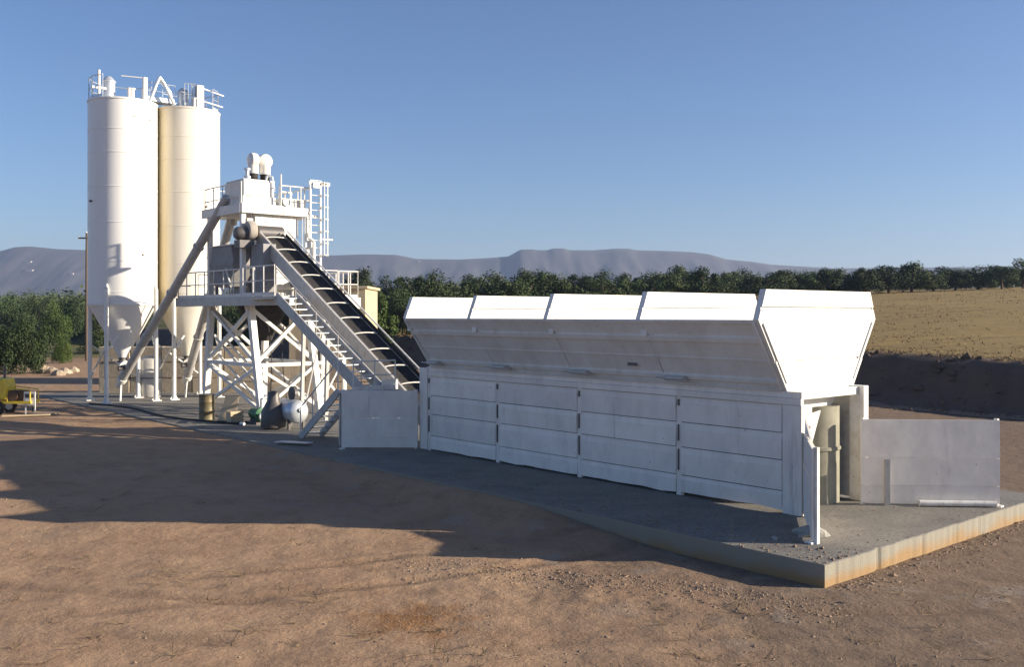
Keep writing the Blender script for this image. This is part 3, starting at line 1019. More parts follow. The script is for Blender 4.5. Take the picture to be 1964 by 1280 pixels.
for a, b in (('fl', 'fr'), ('fl', 'rl'), ('fr', 'rr'), ('rl', 'rr')):
    for t0, t1 in ((0.05, 0.42), (0.46, 0.93)):
        w_ = 0.12 if t0 < 0.4 else 0.13
        tw.part('brace', MB().bar(lp(a, t0), lp(b, t1), w_, w_), WHITE)
        off = Vector((0.05, 0.05, 0.0))
        tw.part('brace', MB().bar(lp(b, t0) + off, lp(a, t1) + off, w_, w_), WHITE)
    tw.part('girt', MB().bar(lp(a, 0.44), lp(b, 0.44), 0.14, 0.14), WHITE)
# outrigger column carrying the side deck
tw.part('outrigger_leg', MB().bar((7.35, 26.5, 0), (7.35, 26.7, PZ), 0.14, 0.14), WHITE)
tw.part('outrigger_leg', MB().bar((7.35, 28.4, 0), (7.35, 28.2, PZ), 0.14, 0.14), WHITE)
tw.part('brace', MB().bar((7.35, 26.5, 0.3), lp('fr', 0.44), 0.09, 0.09), WHITE)
tw.part('brace', MB().bar((7.30, 26.55, 2.1), lp('fr', 0.06), 0.07, 0.07), GREY)
tw.part('brace', MB().bar((7.35, 26.56, 2.2), lp('fr', 0.85), 0.09, 0.09), WHITE)
tw.part('girt', MB().bar((7.35, 26.6, 2.0), lp('fr', 0.445), 0.12, 0.12), WHITE)
# lower deck
dk = tw.part('lower_deck', MB().box(2.9, 6.55, 25.6, 33.0, PZ, PZ + 0.10), GREY)
tw.part('walkway', MB().box(2.35, 3.28, 23.0, 25.597, PZ, PZ + 0.10), GREY, dk)
for x0, x1, y0, y1 in ((2.86, 2.94, 23.0, 33.05), (6.5, 6.58, 25.55, 33.05)):
    tw.part('edge_beam', MB().box(x0, x1, y0, y1, PZ - 0.22, PZ + 0.13), GREY if x0 < 4 else WHITE, dk)
tw.part('edge_beam', MB().box(3.3, 6.497, 25.53, 25.596, PZ - 0.20, PZ + 0.12), WHITE, dk)
sdk = tw.part('side_deck', MB().box(6.585, 7.62, 25.9, 28.3, PZ, PZ + 0.09), WHITE2)
tw.part('edge_beam', MB().box(6.60, 7.68, 25.80, 25.895, PZ - 0.32, PZ + 0.13), WHITE, sdk)
tw.part('guard_rail', railing([(6.7, 25.9, PZ + 0.1), (7.6, 25.9, PZ + 0.1), (7.6, 28.2, PZ + 0.1)], post=0.55, r=0.026), WHITE, sdk)
tw.part('guard_rail', railing([(2.92, 25.7, PZ + 0.1), (2.92, 32.9, PZ + 0.1), (5.6, 32.9, PZ + 0.1)], post=0.9, r=0.024), WHITE2, dk)
tw.part('guard_rail', railing([(4.9, 25.65, PZ + 0.1), (6.5, 25.65, PZ + 0.1)], post=0.5, r=0.02), WHITE2, dk)
tw.part('guard_rail', railing([(2.40, 23.1, PZ + 0.1), (2.40, 25.6, PZ + 0.1)], post=0.85, r=0.022), WHITE2, dk)
# upper frame
UZ = 8.03
for x, y in ((3.34, 27.55), (6.2, 27.55), (3.34, 30.6), (6.2, 30.6)):
    tw.part('column', MB().box(x - 0.09, x + 0.09, y - 0.09, y + 0.09, PZ + 0.1, UZ), WHITE)
udk = tw.part('upper_deck', MB().box(3.22, 6.62, 27.42, 31.0, UZ, UZ + 0.08), WHITE2)
tw.part('fascia', MB().box(3.2, 5.0, 27.34, 27.415, UZ - 0.02, UZ + 0.36), WHITE, udk, bevel=0.008)
tw.part('fascia', MB().box(5.02, 6.16, 27.34, 27.415, UZ - 0.02, UZ + 0.33), WHITE, udk, bevel=0.008)
tw.part('fascia', MB().box(3.14, 3.196, 27.4, 31.0, UZ - 0.02, UZ + 0.34), WHITE2, udk)
for x in np.arange(3.9, 5.7, 0.19):
    tw.part('cladding_sheet', MB().box(x, x + 0.178, 27.60 + random.uniform(0, 0.012), 27.63, 7.1 + random.uniform(0, 0.06), UZ - 0.03), WHITE2)
tw.part('guard_rail', railing([(4.9, 27.5, UZ + 0.1), (6.35, 27.5, UZ + 0.1), (6.35, 30.9, UZ + 0.1)], post=0.55, r=0.026), WHITE, udk)
tw.part('guard_rail', railing([(3.25, 27.5, UZ + 0.1), (3.25, 30.9, UZ + 0.1), (6.3, 30.9, UZ + 0.1)], post=0.9, r=0.024), WHITE, udk)
tw.part('mast', MB().tube((4.95, 27.46, UZ), (4.95, 27.46, UZ + 1.65), 0.03, 6), WHITE, udk)

# cabinets, pipes and cables hung on the tower
cb = tw.part('control_cabinet', MB().box(5.0, 5.7, 25.95, 26.3, PZ + 0.1, PZ + 1.35), WHITE2, bevel=0.01)
tw.part('cabinet_door', MB().box(5.04, 5.66, 25.925, 25.948, PZ + 0.16, PZ + 1.3), WHITE, cb)
tw.part('junction_box', MB().box(6.02, 6.34, 27.36, 27.46, 6.75, 7.05), GALV)
tw.part('junction_box', MB().box(3.46, 3.7, 27.40, 27.5, 7.45, 7.8), WHITE)
for x in (3.62, 3.74, 5.9, 6.02):
    tw.part('riser_pipe', MB().tube((x, 27.43, PZ + 0.1), (x, 27.43, UZ - 0.03), 0.03, 6), GALV if x > 4 else DGREY)
tw.part('water_pipe', MB().path([(6.12, 27.3, 7.35), (6.12, 27.3, 7.15), (6.3, 27.2, 7.0), (6.3, 27.2, 5.0)], 0.07, 8), WHITE, smooth=True)
for k, (x0_, s0_, z0_, s1_, z1_) in enumerate(((3.72, 30.9, 3.0, 27.0, 1.2), (4.1, 30.9, 3.0, 27.0, 1.2), (3.72, 30.6, 2.3, 27.0, 0.6))):
    tw.part('inner_rail', MB().bar((x0_, s0_, z0_), (x0_, s1_, z1_), 0.06, 0.10), WHITE2)
for k in range(6):
    t_ = k / 5
    tw.part('inner_rung', MB().bar((3.72, 30.6 - 3.3 * t_, 2.86 - 1.52 * t_), (4.1, 30.6 - 3.3 * t_, 2.86 - 1.52 * t_), 0.04, 0.04), WHITE2)
for x, dx in ((4.2, 0.2), (5.3, -0.3), (5.7, 0.15)):
    tw.part('hanging_cable', MB().path([(x, 27.5, PZ - 0.2), (x + dx, 27.4, PZ - 1.2), (x + dx * 1.3, 27.3, PZ - 2.4), (x + dx * 0.6, 27.2, 0.1)], 0.018, 6), RUBBER)
tw.part('flood_light', MB().box(6.3, 6.55, 27.2, 27.34, UZ + 1.2, UZ + 1.42), GALV, udk)
tw.part('deck_motor', MB().lathe((4.93, 27.9, UZ + 0.4), [(0.0, 0), (0.14, 0.02), (0.16, 0.08), (0.16, 0.5), (0.1, 0.55)], 14, 'y'), GALV, udk, smooth=True)
tw.part('deck_pipe', MB().path([(5.0, 27.62, UZ + 0.1), (5.0, 27.62, UZ + 0.95), (5.5, 27.62, UZ + 0.95), (5.5, 27.7, UZ + 0.7)], 0.045, 8), WHITE, udk, smooth=True)
for x in (3.55, 3.95, 4.35, 4.7):
    tw.part('load_cell', MB().tube((x, 27.6, UZ + 0.08), (x, 27.6, UZ + 0.24), 0.05, 8), DGREY, udk)

# caged ladder
la = Thing('caged_ladder', 'tall white caged ladder on the right side of the mixer tower', 'ladder', (6.6, 27.1, PZ + 0.1))
LX, LS = 6.45, 27.32
mb = MB()
for x in (LX - 0.24, LX + 0.24):
    mb.bar((x, LS, PZ + 0.1), (x, LS, 9.55), 0.075, 0.06)
for i in range(16):
    z = PZ + 0.35 + i * 0.31
    mb.tube((LX - 0.24, LS, z), (LX + 0.24, LS, z), 0.018, 6)
la.part('rail_frame', mb, WHITE)
for dx, dy in ((0.30, -0.20), (0.5, -0.12), (0.62, 0.10)):
    la.part('cage_bar', MB().bar((LX + dx, LS + dy, PZ + 1.9), (LX + dx, LS + dy, 9.5), 0.045, 0.03), WHITE)
for i in range(7):
    z = PZ + 1.9 + i * 0.5
    la.part('cage_hoop', MB().path([(LX + 0.24, LS - 0.02, z), (LX + 0.32, LS - 0.22, z), (LX + 0.52, LS - 0.14, z), (LX + 0.64, LS + 0.11, z)], 0.026, 6), WHITE)
la.part('top_bracket', MB().box(LX - 0.3, LX + 0.66, LS - 0.04, LS + 0.04, 9.35, 9.5), WHITE)
for z in (8.15, 6.4, 5.2):
    la.part('wall_tie', MB().box(LX - 0.30, LX - 0.2, LS - 0.03, LS + 0.2, z, z + 0.06), WHITE)
la.part('rest_bracket', MB().box(LX + 0.24, LX + 0.85, LS + 0.05, LS + 0.1, 7.1, 7.16), WHITE)

# mixer and hoppers
mx = Thing('concrete_mixer', 'white twin shaft mixer with arched cover on the lower tower deck', 'mixer', (5.0, 29, PZ + 0.1))
pr = [(4.35, 5.0), (4.35, 7.0), (4.55, 7.22), (5.4, 7.22), (5.75, 7.08), (5.95, 6.75), (6.05, 6.2), (6.05, 5.0)]
mx.part('housing', MB().prism([(x, 27.66, z) for x, z in pr], (0, 2.6, 0)), WHITE, bevel=0.03)
mx.part('pan', MB().lathe((5.0, 29.2, 0), [(1.1, 4.66), (1.3, 4.7), (1.3, 5.5), (1.2, 5.6)], 28), GREY, smooth=True)
mx.part('inspection_hatch', MB().box(4.75, 5.35, 27.60, 27.655, 5.5, 6.1), WHITE2)
mx.part('motor', MB().lathe((5.6, 26.35, 5.25), [(0.0, 0), (0.2, 0.02), (0.24, 0.1), (0.24, 0.7), (0.15, 0.75), (0.15, 1.3)], 14, 'y'), DGREY, smooth=True)
mx.part('discharge_cone', MB().lathe((4.9, 28.9, 0), [(0.35, 2.9), (0.42, 3.1), (1.05, 4.3), (1.1, 4.54)], 24), RUBBER, smooth=True)
ho = Thing('holding_hopper', 'grey aggregate holding hopper beside the conveyor head', 'hopper', (3.2, 29.3, PZ + 0.1))
pts = [(3.15, 28.2, 6.75), (3.15, 30.0, 6.75), (3.15, 30.25, 6.0), (3.15, 29.7, 5.1), (3.15, 28.3, 5.1), (3.15, 27.95, 6.0)]
ho.part('shell', MB().prism(pts, (0.8, 0, 0)), HOPG, bevel=0.03)
for yy in (28.25, 29.75):
    ho.part('leg', MB().box(3.2, 3.3, yy - 0.05, yy + 0.05, PZ + 0.1, 5.12), HOPG)
    ho.part('leg', MB().box(3.8, 3.9, yy - 0.05, yy + 0.05, PZ + 0.1, 5.12), HOPG)
ho.part('rib', MB().box(3.11, 3.147, 28.0, 30.2, 5.96, 6.04), HOPG)
ho.part('lid', MB().box(3.1, 4.0, 28.1, 30.1, 6.755, 6.80), WHITE2)
ho.part('lever', MB().bar((3.08, 28.0, 4.95), (3.08, 28.5, 5.85), 0.05, 0.06), WHITE)

ch = Thing('cement_weigh_hopper', 'white boxed cement weigh hopper on top of the mixer tower', 'weigh hopper', (4.1, 28.6, UZ + 0.09))
z0 = UZ + 0.09
ch.part('body', MB().box(3.42, 4.86, 27.72, 29.6, z0 + 0.12, z0 + 0.62), WHITE, bevel=0.015)
ch.part('upper_body', MB().box(3.48, 4.80, 27.76, 29.5, z0 + 0.64, z0 + 1.22), WHITE, bevel=0.015)
ch.part('support', MB().box(3.5, 3.6, 27.8, 27.9, z0, z0 + 0.119).box(4.68, 4.78, 27.8, 27.9, z0, z0 + 0.119), GREY)
ch.part('top_plate', MB().box(3.5, 4.85, 27.8, 29.4, z0 + 1.225, z0 + 1.3), GREY)
ch.part('valve', MB().lathe((3.72, 27.95, z0 + 1.3), [(0.14, 0), (0.14, 0.12), (0.08, 0.16), (0.08, 0.34), (0.13, 0.36), (0.13, 0.44)], 12), GALV, smooth=True)
ch.part('pipe', MB().path([(4.55, 28.0, z0 + 1.3), (4.6, 28.0, z0 + 1.5), (4.8, 27.95, z0 + 1.5), (4.88, 27.9, z0 + 0.9)], 0.05, 8), GALV)
wb = Thing('water_weigh_box', 'low white water weigh box beside the cement hopper atop the tower', 'weigh hopper', (5.6, 28.2, UZ + 0.09))
wb.part('body', MB().box(5.08, 6.2, 27.7, 29.2, z0 + 0.22, z0 + 0.62), WHITE, bevel=0.015)
wb.part('skid', MB().box(5.15, 6.1, 27.75, 27.85, z0, z0 + 0.219).box(5.15, 6.1, 29.0, 29.1, z0, z0 + 0.219), DGREY)
wb.part('pump', MB().lathe((5.25, 27.62, z0 + 0.45), [(0.0, -0.1), (0.16, -0.08), (0.16, 0.07)], 12, 'y'), GALV, smooth=True)
wb.part('rib', MB().box(5.3, 5.36, 27.66, 27.699, z0 + 0.24, z0 + 0.6).box(5.9, 5.96, 27.66, 27.699, z0 + 0.24, z0 + 0.6), WHITE2)
for i, (x, y, tl, lab) in enumerate(((4.20, 28.4, -1, 'left one of two white hooded dust vents on top of the mixer tower'),
                                     (4.72, 28.4, 0, 'right one of two white hooded dust vents on top of the mixer tower'))):
    zb = z0 + 1.305
    dv = Thing('dust_vent', lab, 'dust vent', (x, y, zb), group='dust vents on the tower')
    dv.part('bellows', MB().lathe((x, y, zb), [(0.19, 0), (0.21, 0.05), (0.18, 0.1), (0.21, 0.15), (0.18, 0.2), (0.2, 0.25), (0.2, 0.3)], 16), RUBBER, smooth=True)
    dv.part('canister', MB().lathe((x, y, zb), [(0.21, 0.302), (0.22, 0.31), (0.22, 0.72), (0.2, 0.74)], 18), WHITE, smooth=True)
    prof = [(0.02, -0.2), (0.2, -0.19), (0.285, -0.12), (0.30, 0.0), (0.285, 0.12), (0.2, 0.19), (0.02, 0.2)]
    hood = MB().lathe((x + 0.0, y, zb + 0.86), prof, 20, 'y' if i else 'x')
    dv.part('hood', hood, WHITE, smooth=True)


# ------------------------------------------------------------------ silos
def silo(x, s, m, label, post_ang, first):
    T = Thing('cement_silo', label, 'silo', (x, s, 0), group='cement silos behind the tower')
    r, zc, zt = 1.5, 4.45, 13.75
    sh = T.part('shell', MB().lathe((x, s, 0), [(r, zc), (r, zt)], 56), m, smooth=True)
    for i, z in enumerate((5.0, 6.4, 8.15, 9.0 + 0.75, 11.3, 12.35)):
        T.part('weld_band', MB().lathe((x, s, 0), [(r - 0.01, z - 0.03), (r + 0.012, z - 0.025), (r + 0.012, z + 0.02), (r - 0.01, z + 0.03)], 56), m, sh, smooth=True)
    T.part('rim', MB().lathe((x, s, 0), [(r - 0.02, zt - 0.09), (r + 0.03, zt - 0.07), (r + 0.03, zt), (r - 0.02, zt + 0.02)], 56), m, sh, smooth=True)
    T.part('roof', MB().lathe((x, s, 0), [(r - 0.01, zt), (0.3, zt + 0.22), (0.02, zt + 0.23)], 40), m, smooth=True)
    co = T.part('cone', MB().lathe((x, s, 0), [(0.20, 2.0), (0.22, 2.1), (r - 0.01, zc)], 48), m, smooth=True)
    T.part('cone_collar', MB().lathe((x, s, 0), [(r + 0.02, zc - 0.05), (r + 0.03, zc + 0.03), (r - 0.01, zc + 0.06)], 48), m, co, smooth=True)
    T.part('outlet_valve', MB().lathe((x, s, 0), [(0.26, 1.78), (0.26, 1.86), (0.17, 1.88), (0.17, 1.99), (0.25, 2.0)], 16).box(x - 0.5, x - 0.2, s - 0.06, s + 0.06, 1.85, 1.95), DGREY, co)
    for a in (225, 315, 45, 135):
        c, n_ = math.cos(R(a)), math.sin(R(a))
        px_, py_ = x + c * (r + 0.07), s + n_ * (r + 0.07)
        lg = T.part('leg', MB().tube((px_, py_, 0.02), (px_, py_, 5.15), 0.095, 12).tube((px_, py_, 5.15), (px_ - c * 0.05, py_ - n_ * 0.05, 5.35), 0.09, 12, 0.03), WHITE, smooth=True)
        T.part('base_plate', MB().box(px_ - 0.2, px_ + 0.2, py_ - 0.2, py_ + 0.2, 0.001, 0.04).prism([(px_ - 0.18, py_ - 0.01, 0.04), (px_ + 0.18, py_ - 0.01, 0.04), (px_, py_ - 0.01, 0.4)], (0, 0.02, 0)), WHITE, lg)
    for a in (225, 315, 45, 135):
        p0 = Vector((x + math.cos(R(a)) * (r + 0.07), s + math.sin(R(a)) * (r + 0.07), 0))
        p1 = Vector((x + math.cos(R(a + 90)) * (r + 0.07), s + math.sin(R(a + 90)) * (r + 0.07), 0))
        if a in (45, 135):
            T.part('brace', MB().bar(p0 + Vector((0, 0, 1.0)), p1 + Vector((0, 0, 2.6)), 0.06, 0.06), WHITE2)
        else:
            T.part('brace_stub', MB().bar(p0 + Vector((0, 0, 2.3)), p0.lerp(p1, 0.22) + Vector((0, 0, 3.0)), 0.07, 0.07), WHITE)
    # roof gear
    rp = []
    a0, a1 = (10, 215) if first else (-60, 120)
    for k in range(9):
        a = R(a0 + (a1 - a0) * k / 8)
        rp.append((x + math.cos(a) * (r - 0.06), s + math.sin(a) * (r - 0.06), zt + 0.02))
    T.part('roof_rail', railing(rp, h=1.0, post=1.2, r=0.02), GALV)
    T.part('filter', MB().lathe((x + (-0.75 if first else -0.35), s - 0.35, zt + 0.1), [(0.27, 0), (0.27, 0.65), (0.31, 0.68), (0.31, 0.74), (0.12, 0.95), (0.02, 0.96)], 16), GALV, smooth=True)
    T.part('relief_valve', MB().lathe((x + 0.1, s - 0.9, zt + 0.06), [(0.10, 0), (0.10, 0.42), (0.15, 0.44), (0.15, 0.5)], 12), WHITE, smooth=True)
    T.part('vent_pipe', MB().lathe((x - 0.1, s - 1.05, zt + 0.06), [(0.07, 0), (0.07, 0.4), (0.1, 0.42), (0.1, 0.46)], 10), WHITE, smooth=True)
    T.part('fill_pipe', MB().path([(x - 1.15, s - 1.12, 1.1), (x - 1.15, s - 1.12, 2.4)], 0.06, 8), GREY)
    T.part('level_probe', MB().tube((x + math.cos(R(post_ang)) * r, s + math.sin(R(post_ang)) * r, 9.1), (x + math.cos(R(post_ang)) * (r + 0.1), s + math.sin(R(post_ang)) * (r + 0.1), 9.1), 0.05, 8), DGREY)
    T.part('level_probe', MB().tube((x + math.cos(R(285)) * r, s + math.sin(R(285)) * r, 6.7), (x + math.cos(R(285)) * (r + 0.06), s + math.sin(R(285)) * (r + 0.06), 6.7), 0.05, 8), DGREY)
    return T


s1 = silo(2.1, 37.3, SILO1, 'left tall white cylindrical cement silo on tubular legs', 190, True)
s2 = silo(5.17, 37.3, SILO2, 'right tall cream cement silo, yellow along its left side', 282, False)
zt = 13.75
# gear that stands out on the roofs
p = (0.85, 36.75)
s1.part('mast', MB().tube((p[0], p[1], zt), (p[0], p[1], zt + 1.25), 0.06, 8).box(p[0] - 0.3, p[0] + 0.3, p[1] - 0.03, p[1] + 0.03, zt + 0.4, zt + 0.5), WHITE)
p = (2.75, 36.3)
s1.part('davit_post', MB().box(p[0] - 0.09, p[0] + 0.09, p[1] - 0.09, p[1] + 0.09, zt, zt + 1.12)
        .bar((p[0] + 0.05, p[1] - 0.1, zt + 1.08), (p[0] - 0.95, p[1] + 0.35, zt + 1.12), 0.05, 0.04), WHITE)
a = [(3.0, 36.4, zt + 0.05), (3.35, 36.5, zt + 0.95), (3.5, 36.5, zt + 1.3), (3.7, 36.5, zt + 1.05), (4.2, 36.5, zt + 0.1)]
s1.part('gooseneck_pipe', MB().path(a, 0.075, 8), GALV, smooth=True)
s1.part('gooseneck_pipe', MB().path([(3.55, 36.7, zt + 1.2), (3.95, 36.8, zt + 0.95), (4.15, 36.8, zt + 0.75), (4.25, 36.8, zt + 0.1)], 0.04, 8), GALV, smooth=True)
# a short catwalk between the roofs
s1.part('catwalk', MB().box(2.9, 4.5, 36.9, 37.6, zt + 0.24, zt + 0.30), GALV)
s1.part('catwalk_rail', railing([(2.9, 36.92, zt + 0.3), (4.4, 36.92, zt + 0.3)], h=0.8, post=0.32, r=0.018), GALV)
p = (5.35, 36.3)
s2.part('davit_post', MB().box(p[0] - 0.16, p[0] + 0.16, p[1] - 0.12, p[1] + 0.12, zt + 0.0, zt + 1.15)
        .bar((p[0] + 0.1, p[1], zt + 1.05), (p[0] + 1.25, p[1] + 0.1, zt + 0.85), 0.06, 0.05)
        .bar((p[0] + 0.1, p[1], zt + 0.45), (p[0] + 1.2, p[1] + 0.1, zt + 0.3), 0.06, 0.05), WHITE)
s2.part('roof_cage', railing([(4.7, 36.5, zt + 0.15), (5.15, 36.35, zt + 0.15), (5.15, 36.8, zt + 0.15)], h=1.05, post=0.16, r=0.018), GALV)
s1.part('roof_hook', MB().bar((2.05, 35.78, 12.95), (2.95, 36.0, 12.88), 0.03, 0.04), DGREY)


# ------------------------------------------------------------------ screw conveyors
def screw(label, A, B, inlet, m):
    A, B, inlet = Vector(A), Vector(B), Vector(inlet)
    T = Thing('screw_conveyor', label, 'screw conveyor', (A.x, A.y, 0), group='screw conveyors from silos to tower')
    d = (B - A).normalized()
    tb = T.part('tube', MB().tube(A, B, 0.19, 18), m, smooth=True)
    n_ = 4
    for i in range(1, n_):
        c = A.lerp(B, i / n_)
        T.part('flange', MB().tube(c - d * 0.03, c + d * 0.03, 0.235, 18), m, tb)
    T.part('drive_motor', MB().tube(A - d * 0.55, A - d * 0.02, 0.13, 12).tube(A - d * 0.18, A - d * 0.0, 0.22, 14), WHITE, smooth=True)
    c = A + d * 0.55
    T.part('inlet_spout', MB().tube(c - d * 0.2, c.lerp(inlet, 0.5), 0.25, 14, 0.27).tube(c.lerp(inlet, 0.5), inlet - Vector((0, 0, 0.05)), 0.27, 14, 0.2), WHITE, smooth=True)
    T.part('vibrator', MB().tube(c + Vector((-0.45, -0.1, 0.1)), c + Vector((-0.15, -0.1, 0.15)), 0.11, 10), DGREY, smooth=True)
    T.part('inlet_collar', MB().tube(inlet - Vector((0, 0, 0.12)), inlet, 0.23, 16), WHITE, smooth=True)
    T.part('head_spout', MB().tube(B - d * 0.3, B - d * 0.3 - Vector((0, 0, 0.55)), 0.15, 14), m, smooth=True)
    T.part('support_prop', MB().bar((A.x - 0.1, A.y + 0.05, 0.0), A - d * 0.2, 0.07, 0.07), WHITE2)
    return T


sc1 = screw('long grey screw conveyor rising from the left silo to the tower top', (2.05, 37.15, 1.05), (3.35, 29.0, 8.75), (2.1, 37.3, 1.775), GREY)
sc1.part('hanger_rod', MB().tube(Vector((2.7, 33.2, 4.75)), Vector((3.0, 33.0, 4.65)), 0.02, 6), WHITE2)
sc2 = screw('shorter screw conveyor rising from the right silo, partly behind the tower', (5.1, 37.1, 1.05), (4.3, 30.3, 8.55), (5.17, 37.3, 1.775), GREY)

# ------------------------------------------------------------------ things standing in the yard (plant frame)
d1 = Thing('oil_drum', 'dark olive oil drum standing left of the mixer tower legs', 'drum', (1.62, 27.0, 0.0))
d1.part('shell', MB().lathe((1.62, 27.0, 0), [(0.29, 0.0), (0.30, 0.02), (0.29, 0.04), (0.29, 0.32), (0.30, 0.34), (0.29, 0.36), (0.29, 0.66), (0.30, 0.68), (0.29, 0.7), (0.29, 0.93), (0.30, 0.96)], 22), OLIVE, smooth=True)
d1.part('lid', MB().lathe((1.62, 27.0, 0), [(0.28, 0.955), (0.28, 0.965)], 22).lathe((1.75, 26.9, 0), [(0.05, 0.965), (0.05, 0.99)], 10), OLIVE)
d1.part('rim', MB().lathe((1.62, 27.0, 0), [(0.302, 0.93), (0.312, 0.95), (0.302, 0.97)], 22), DGREY)
bd = Thing('leaning_board', 'pale beige board leaning beside the oil drum', 'board', (1.95, 25.9, 0))
bd.part('panel', MB().prism([(1.62, 26.1, 0.01), (2.12, 25.65, 0.01), (2.32, 25.75, 0.92), (1.98, 26.15, 0.92)], (0.02, 0.03, 0.0)), CARD)
bd.part('frame_strip', MB().bar((1.62, 26.1, 0.02), (2.12, 25.65, 0.02), 0.04, 0.03), OLIVE)
bx = Thing('wooden_crate', 'small beige crate on the ground in front of the tower leg', 'crate', (1.95, 25.35, 0))
bx.part('body', MB().box(1.72, 2.18, 25.15, 25.55, 0.02, 0.42), CARD)
for z in (0.06, 0.2, 0.34):
    bx.part('slat', MB().box(1.69, 2.21, 25.11, 25.146, z, z + 0.09), CARD)
pu = Thing('water_pump', 'green water pump on the ground at the foot of the tower', 'pump', (2.45, 24.75, 0))
pu.part('motor', MB().lathe((2.45, 24.35, 0.36), [(0.0, 0), (0.17, 0.01), (0.2, 0.06), (0.2, 0.5), (0.12, 0.56)], 16, 'y'), GREEN, smooth=True)
pu.part('volute', MB().lathe((2.45, 24.12, 0.36), [(0.08, 0.0), (0.25, 0.03), (0.27, 0.1), (0.25, 0.18), (0.1, 0.22)], 18, 'y'), GREEN, smooth=True)
pu.part('skid', MB().box(2.2, 2.7, 24.1, 25.0, 0.0, 0.08).box(2.3, 2.6, 24.3, 24.8, 0.08, 0.18), DGREY)
pu.part('pipe', MB().path([(2.45, 24.2, 0.55), (2.45, 24.2, 0.9), (2.9, 24.6, 0.95), (3.3, 25.6, 0.9)], 0.06, 8), GALV, smooth=True)
pu.part('valve_wheel', MB().lathe((2.40, 23.98, 0.30), [(0.12, 0), (0.15, 0.02), (0.12, 0.04)], 14, 'y'), GALV)
ac = Thing('air_compressor', 'dark grey air compressor with pale round tank end under the tower', 'compressor', (2.5, 22.2, 0))
ac.part('tank', MB().lathe((2.62, 21.75, 0.62), [(0.02, -0.12), (0.2, -0.10), (0.34, -0.04), (0.40, 0.06), (0.40, 1.2), (0.34, 1.3), (0.1, 1.36)], 24, 'y'), GALV, smooth=True)
ac.part('motor_block', MB().lathe((2.1, 22.6, 0.0), [(0.42, 0.06), (0.44, 0.1), (0.42, 0.62), (0.3, 0.85), (0.22, 1.0), (0.2, 1.28), (0.1, 1.33)], 18), DGREY, smooth=True)
ac.part('belt_guard', MB().lathe((2.62, 22.3, 1.22), [(0.1, 0), (0.26, 0.02), (0.26, 0.14), (0.1, 0.16)], 18, 'x'), DGREY)
for x, y in ((2.35, 21.95), (2.9, 21.95), (2.35, 22.85), (2.9, 22.85)):
    ac.part('foot', MB().box(x - 0.04, x + 0.04, y - 0.05, y + 0.05, 0.0, 0.36), DGREY)
ac.part('gauge', MB().tube((2.62, 21.63, 0.7), (2.62, 21.58, 0.7), 0.08, 14), WHITE)
wt = Thing('water_tank', 'small grey upright water tank between the silo legs', 'tank', (3.85, 38.6, 0))
wt.part('shell', MB().lathe((3.85, 38.6, 0), [(0.5, 0.02), (0.52, 0.06), (0.52, 1.75), (0.45, 1.86), (0.2, 1.94), (0.18, 2.0)], 24), GREY, smooth=True)
wt.part('band', MB().lathe((3.85, 38.6, 0), [(0.522, 0.9), (0.535, 0.92), (0.522, 0.96)], 24), DGREY)
ho_ = Thing('rubber_hose', 'black rubber hose lying along the edge of the slab', 'hose', (0.4, 30, 0))
pts = []
for i in range(40):
    t = i / 39
    pts.append((0.35 + 0.35 * math.sin(t * 7) + t * 1.2, 36.5 - 12.0 * t, 0.035))
ho_.part('hose_line', MB().path(pts, 0.035, 6), RUBBER, smooth=True)
ho_.part('coupling', MB().tube(Vector(pts[-1]) + Vector((0, 0, 0.01)), Vector(pts[-1]) + Vector((0.05, -0.2, 0.01)), 0.055, 8), GALV)
pl = Thing('steel_plate', 'thin pale steel plate lying on the shaded slab before the stair', 'steel plate', (0.5, 18.4, 0))
pl.part('sheet', MB().prism([(0.2, 18.9, 0.06), (0.75, 17.9, 0.07), (1.1, 18.1, 0.05), (0.6, 19.1, 0.05)], (0, 0, 0.02)), WHITE2)
pl.part('batten', MB().bar((0.35, 18.8, 0.025), (0.85, 18.1, 0.025), 0.08, 0.05), OLIVE)
# broken concrete chunks near the left wing
for i, (x, s, r_, lab) in enumerate(((1.75, 1.35, 0.20, 'low heap of pale broken mortar beside the narrow wing panel'),
                                     (0.95, 1.55, 0.07, 'small pale mortar chunk at the slab edge left of the wing panel'),
                                     (3.2, -5.2, 0.16, 'angular pale rock lying on the dirt right of the slab corner'))):
    z = 0.0 if i < 2 else H(L(x, s).x, L(x, s).y)
    mb = MB()
    vs, fs = [], []
    rng = random.Random(50 + i)
    nn = 12
    for k in range(4):
        ph = k / 3 * math.pi / 2
        for j in range(nn):
            t = 2 * math.pi * j / nn
            rr = r_ * math.cos(ph) * (0.75 + 0.5 * rng.random()) * (1.5 if i == 0 else 1)
            vs.append((x + rr * math.cos(t), s + rr * math.sin(t), z + r_ * 0.8 * math.sin(ph) * (0.8 + 0.3 * rng.random())))
    for k in range(3):
        for j in range(nn):
            fs.append((k * nn + j, k * nn + (j + 1) % nn, (k + 1) * nn + (j + 1) % nn, (k + 1) * nn + j))
    fs.append(tuple(range(3 * nn, 4 * nn)))
    e = link('mortar_heap' if i == 0 else 'stone', MB().add(vs, fs).mesh('stone', MORTAR if i < 2 else ROCK, Vector((x, s, z))))
    e.location = L(x, s, z)
    e.rotation_euler = (0, 0, PROT)
    tag(e, lab, 'rubble' if i == 0 else 'stone')

# ------------------------------------------------------------------ block walls behind (world frame)
def block_mesh(l, h, d, seed):
    rng = random.Random(seed)
    mb = MB().box(-l / 2, l / 2, -d / 2, d / 2, 0, h)
    for i, p in enumerate(mb.v):
        p.x += rng.uniform(-0.012, 0.012); p.z += rng.uniform(-0.01, 0.01)
    return mb.mesh('concrete_block', BLOCK)


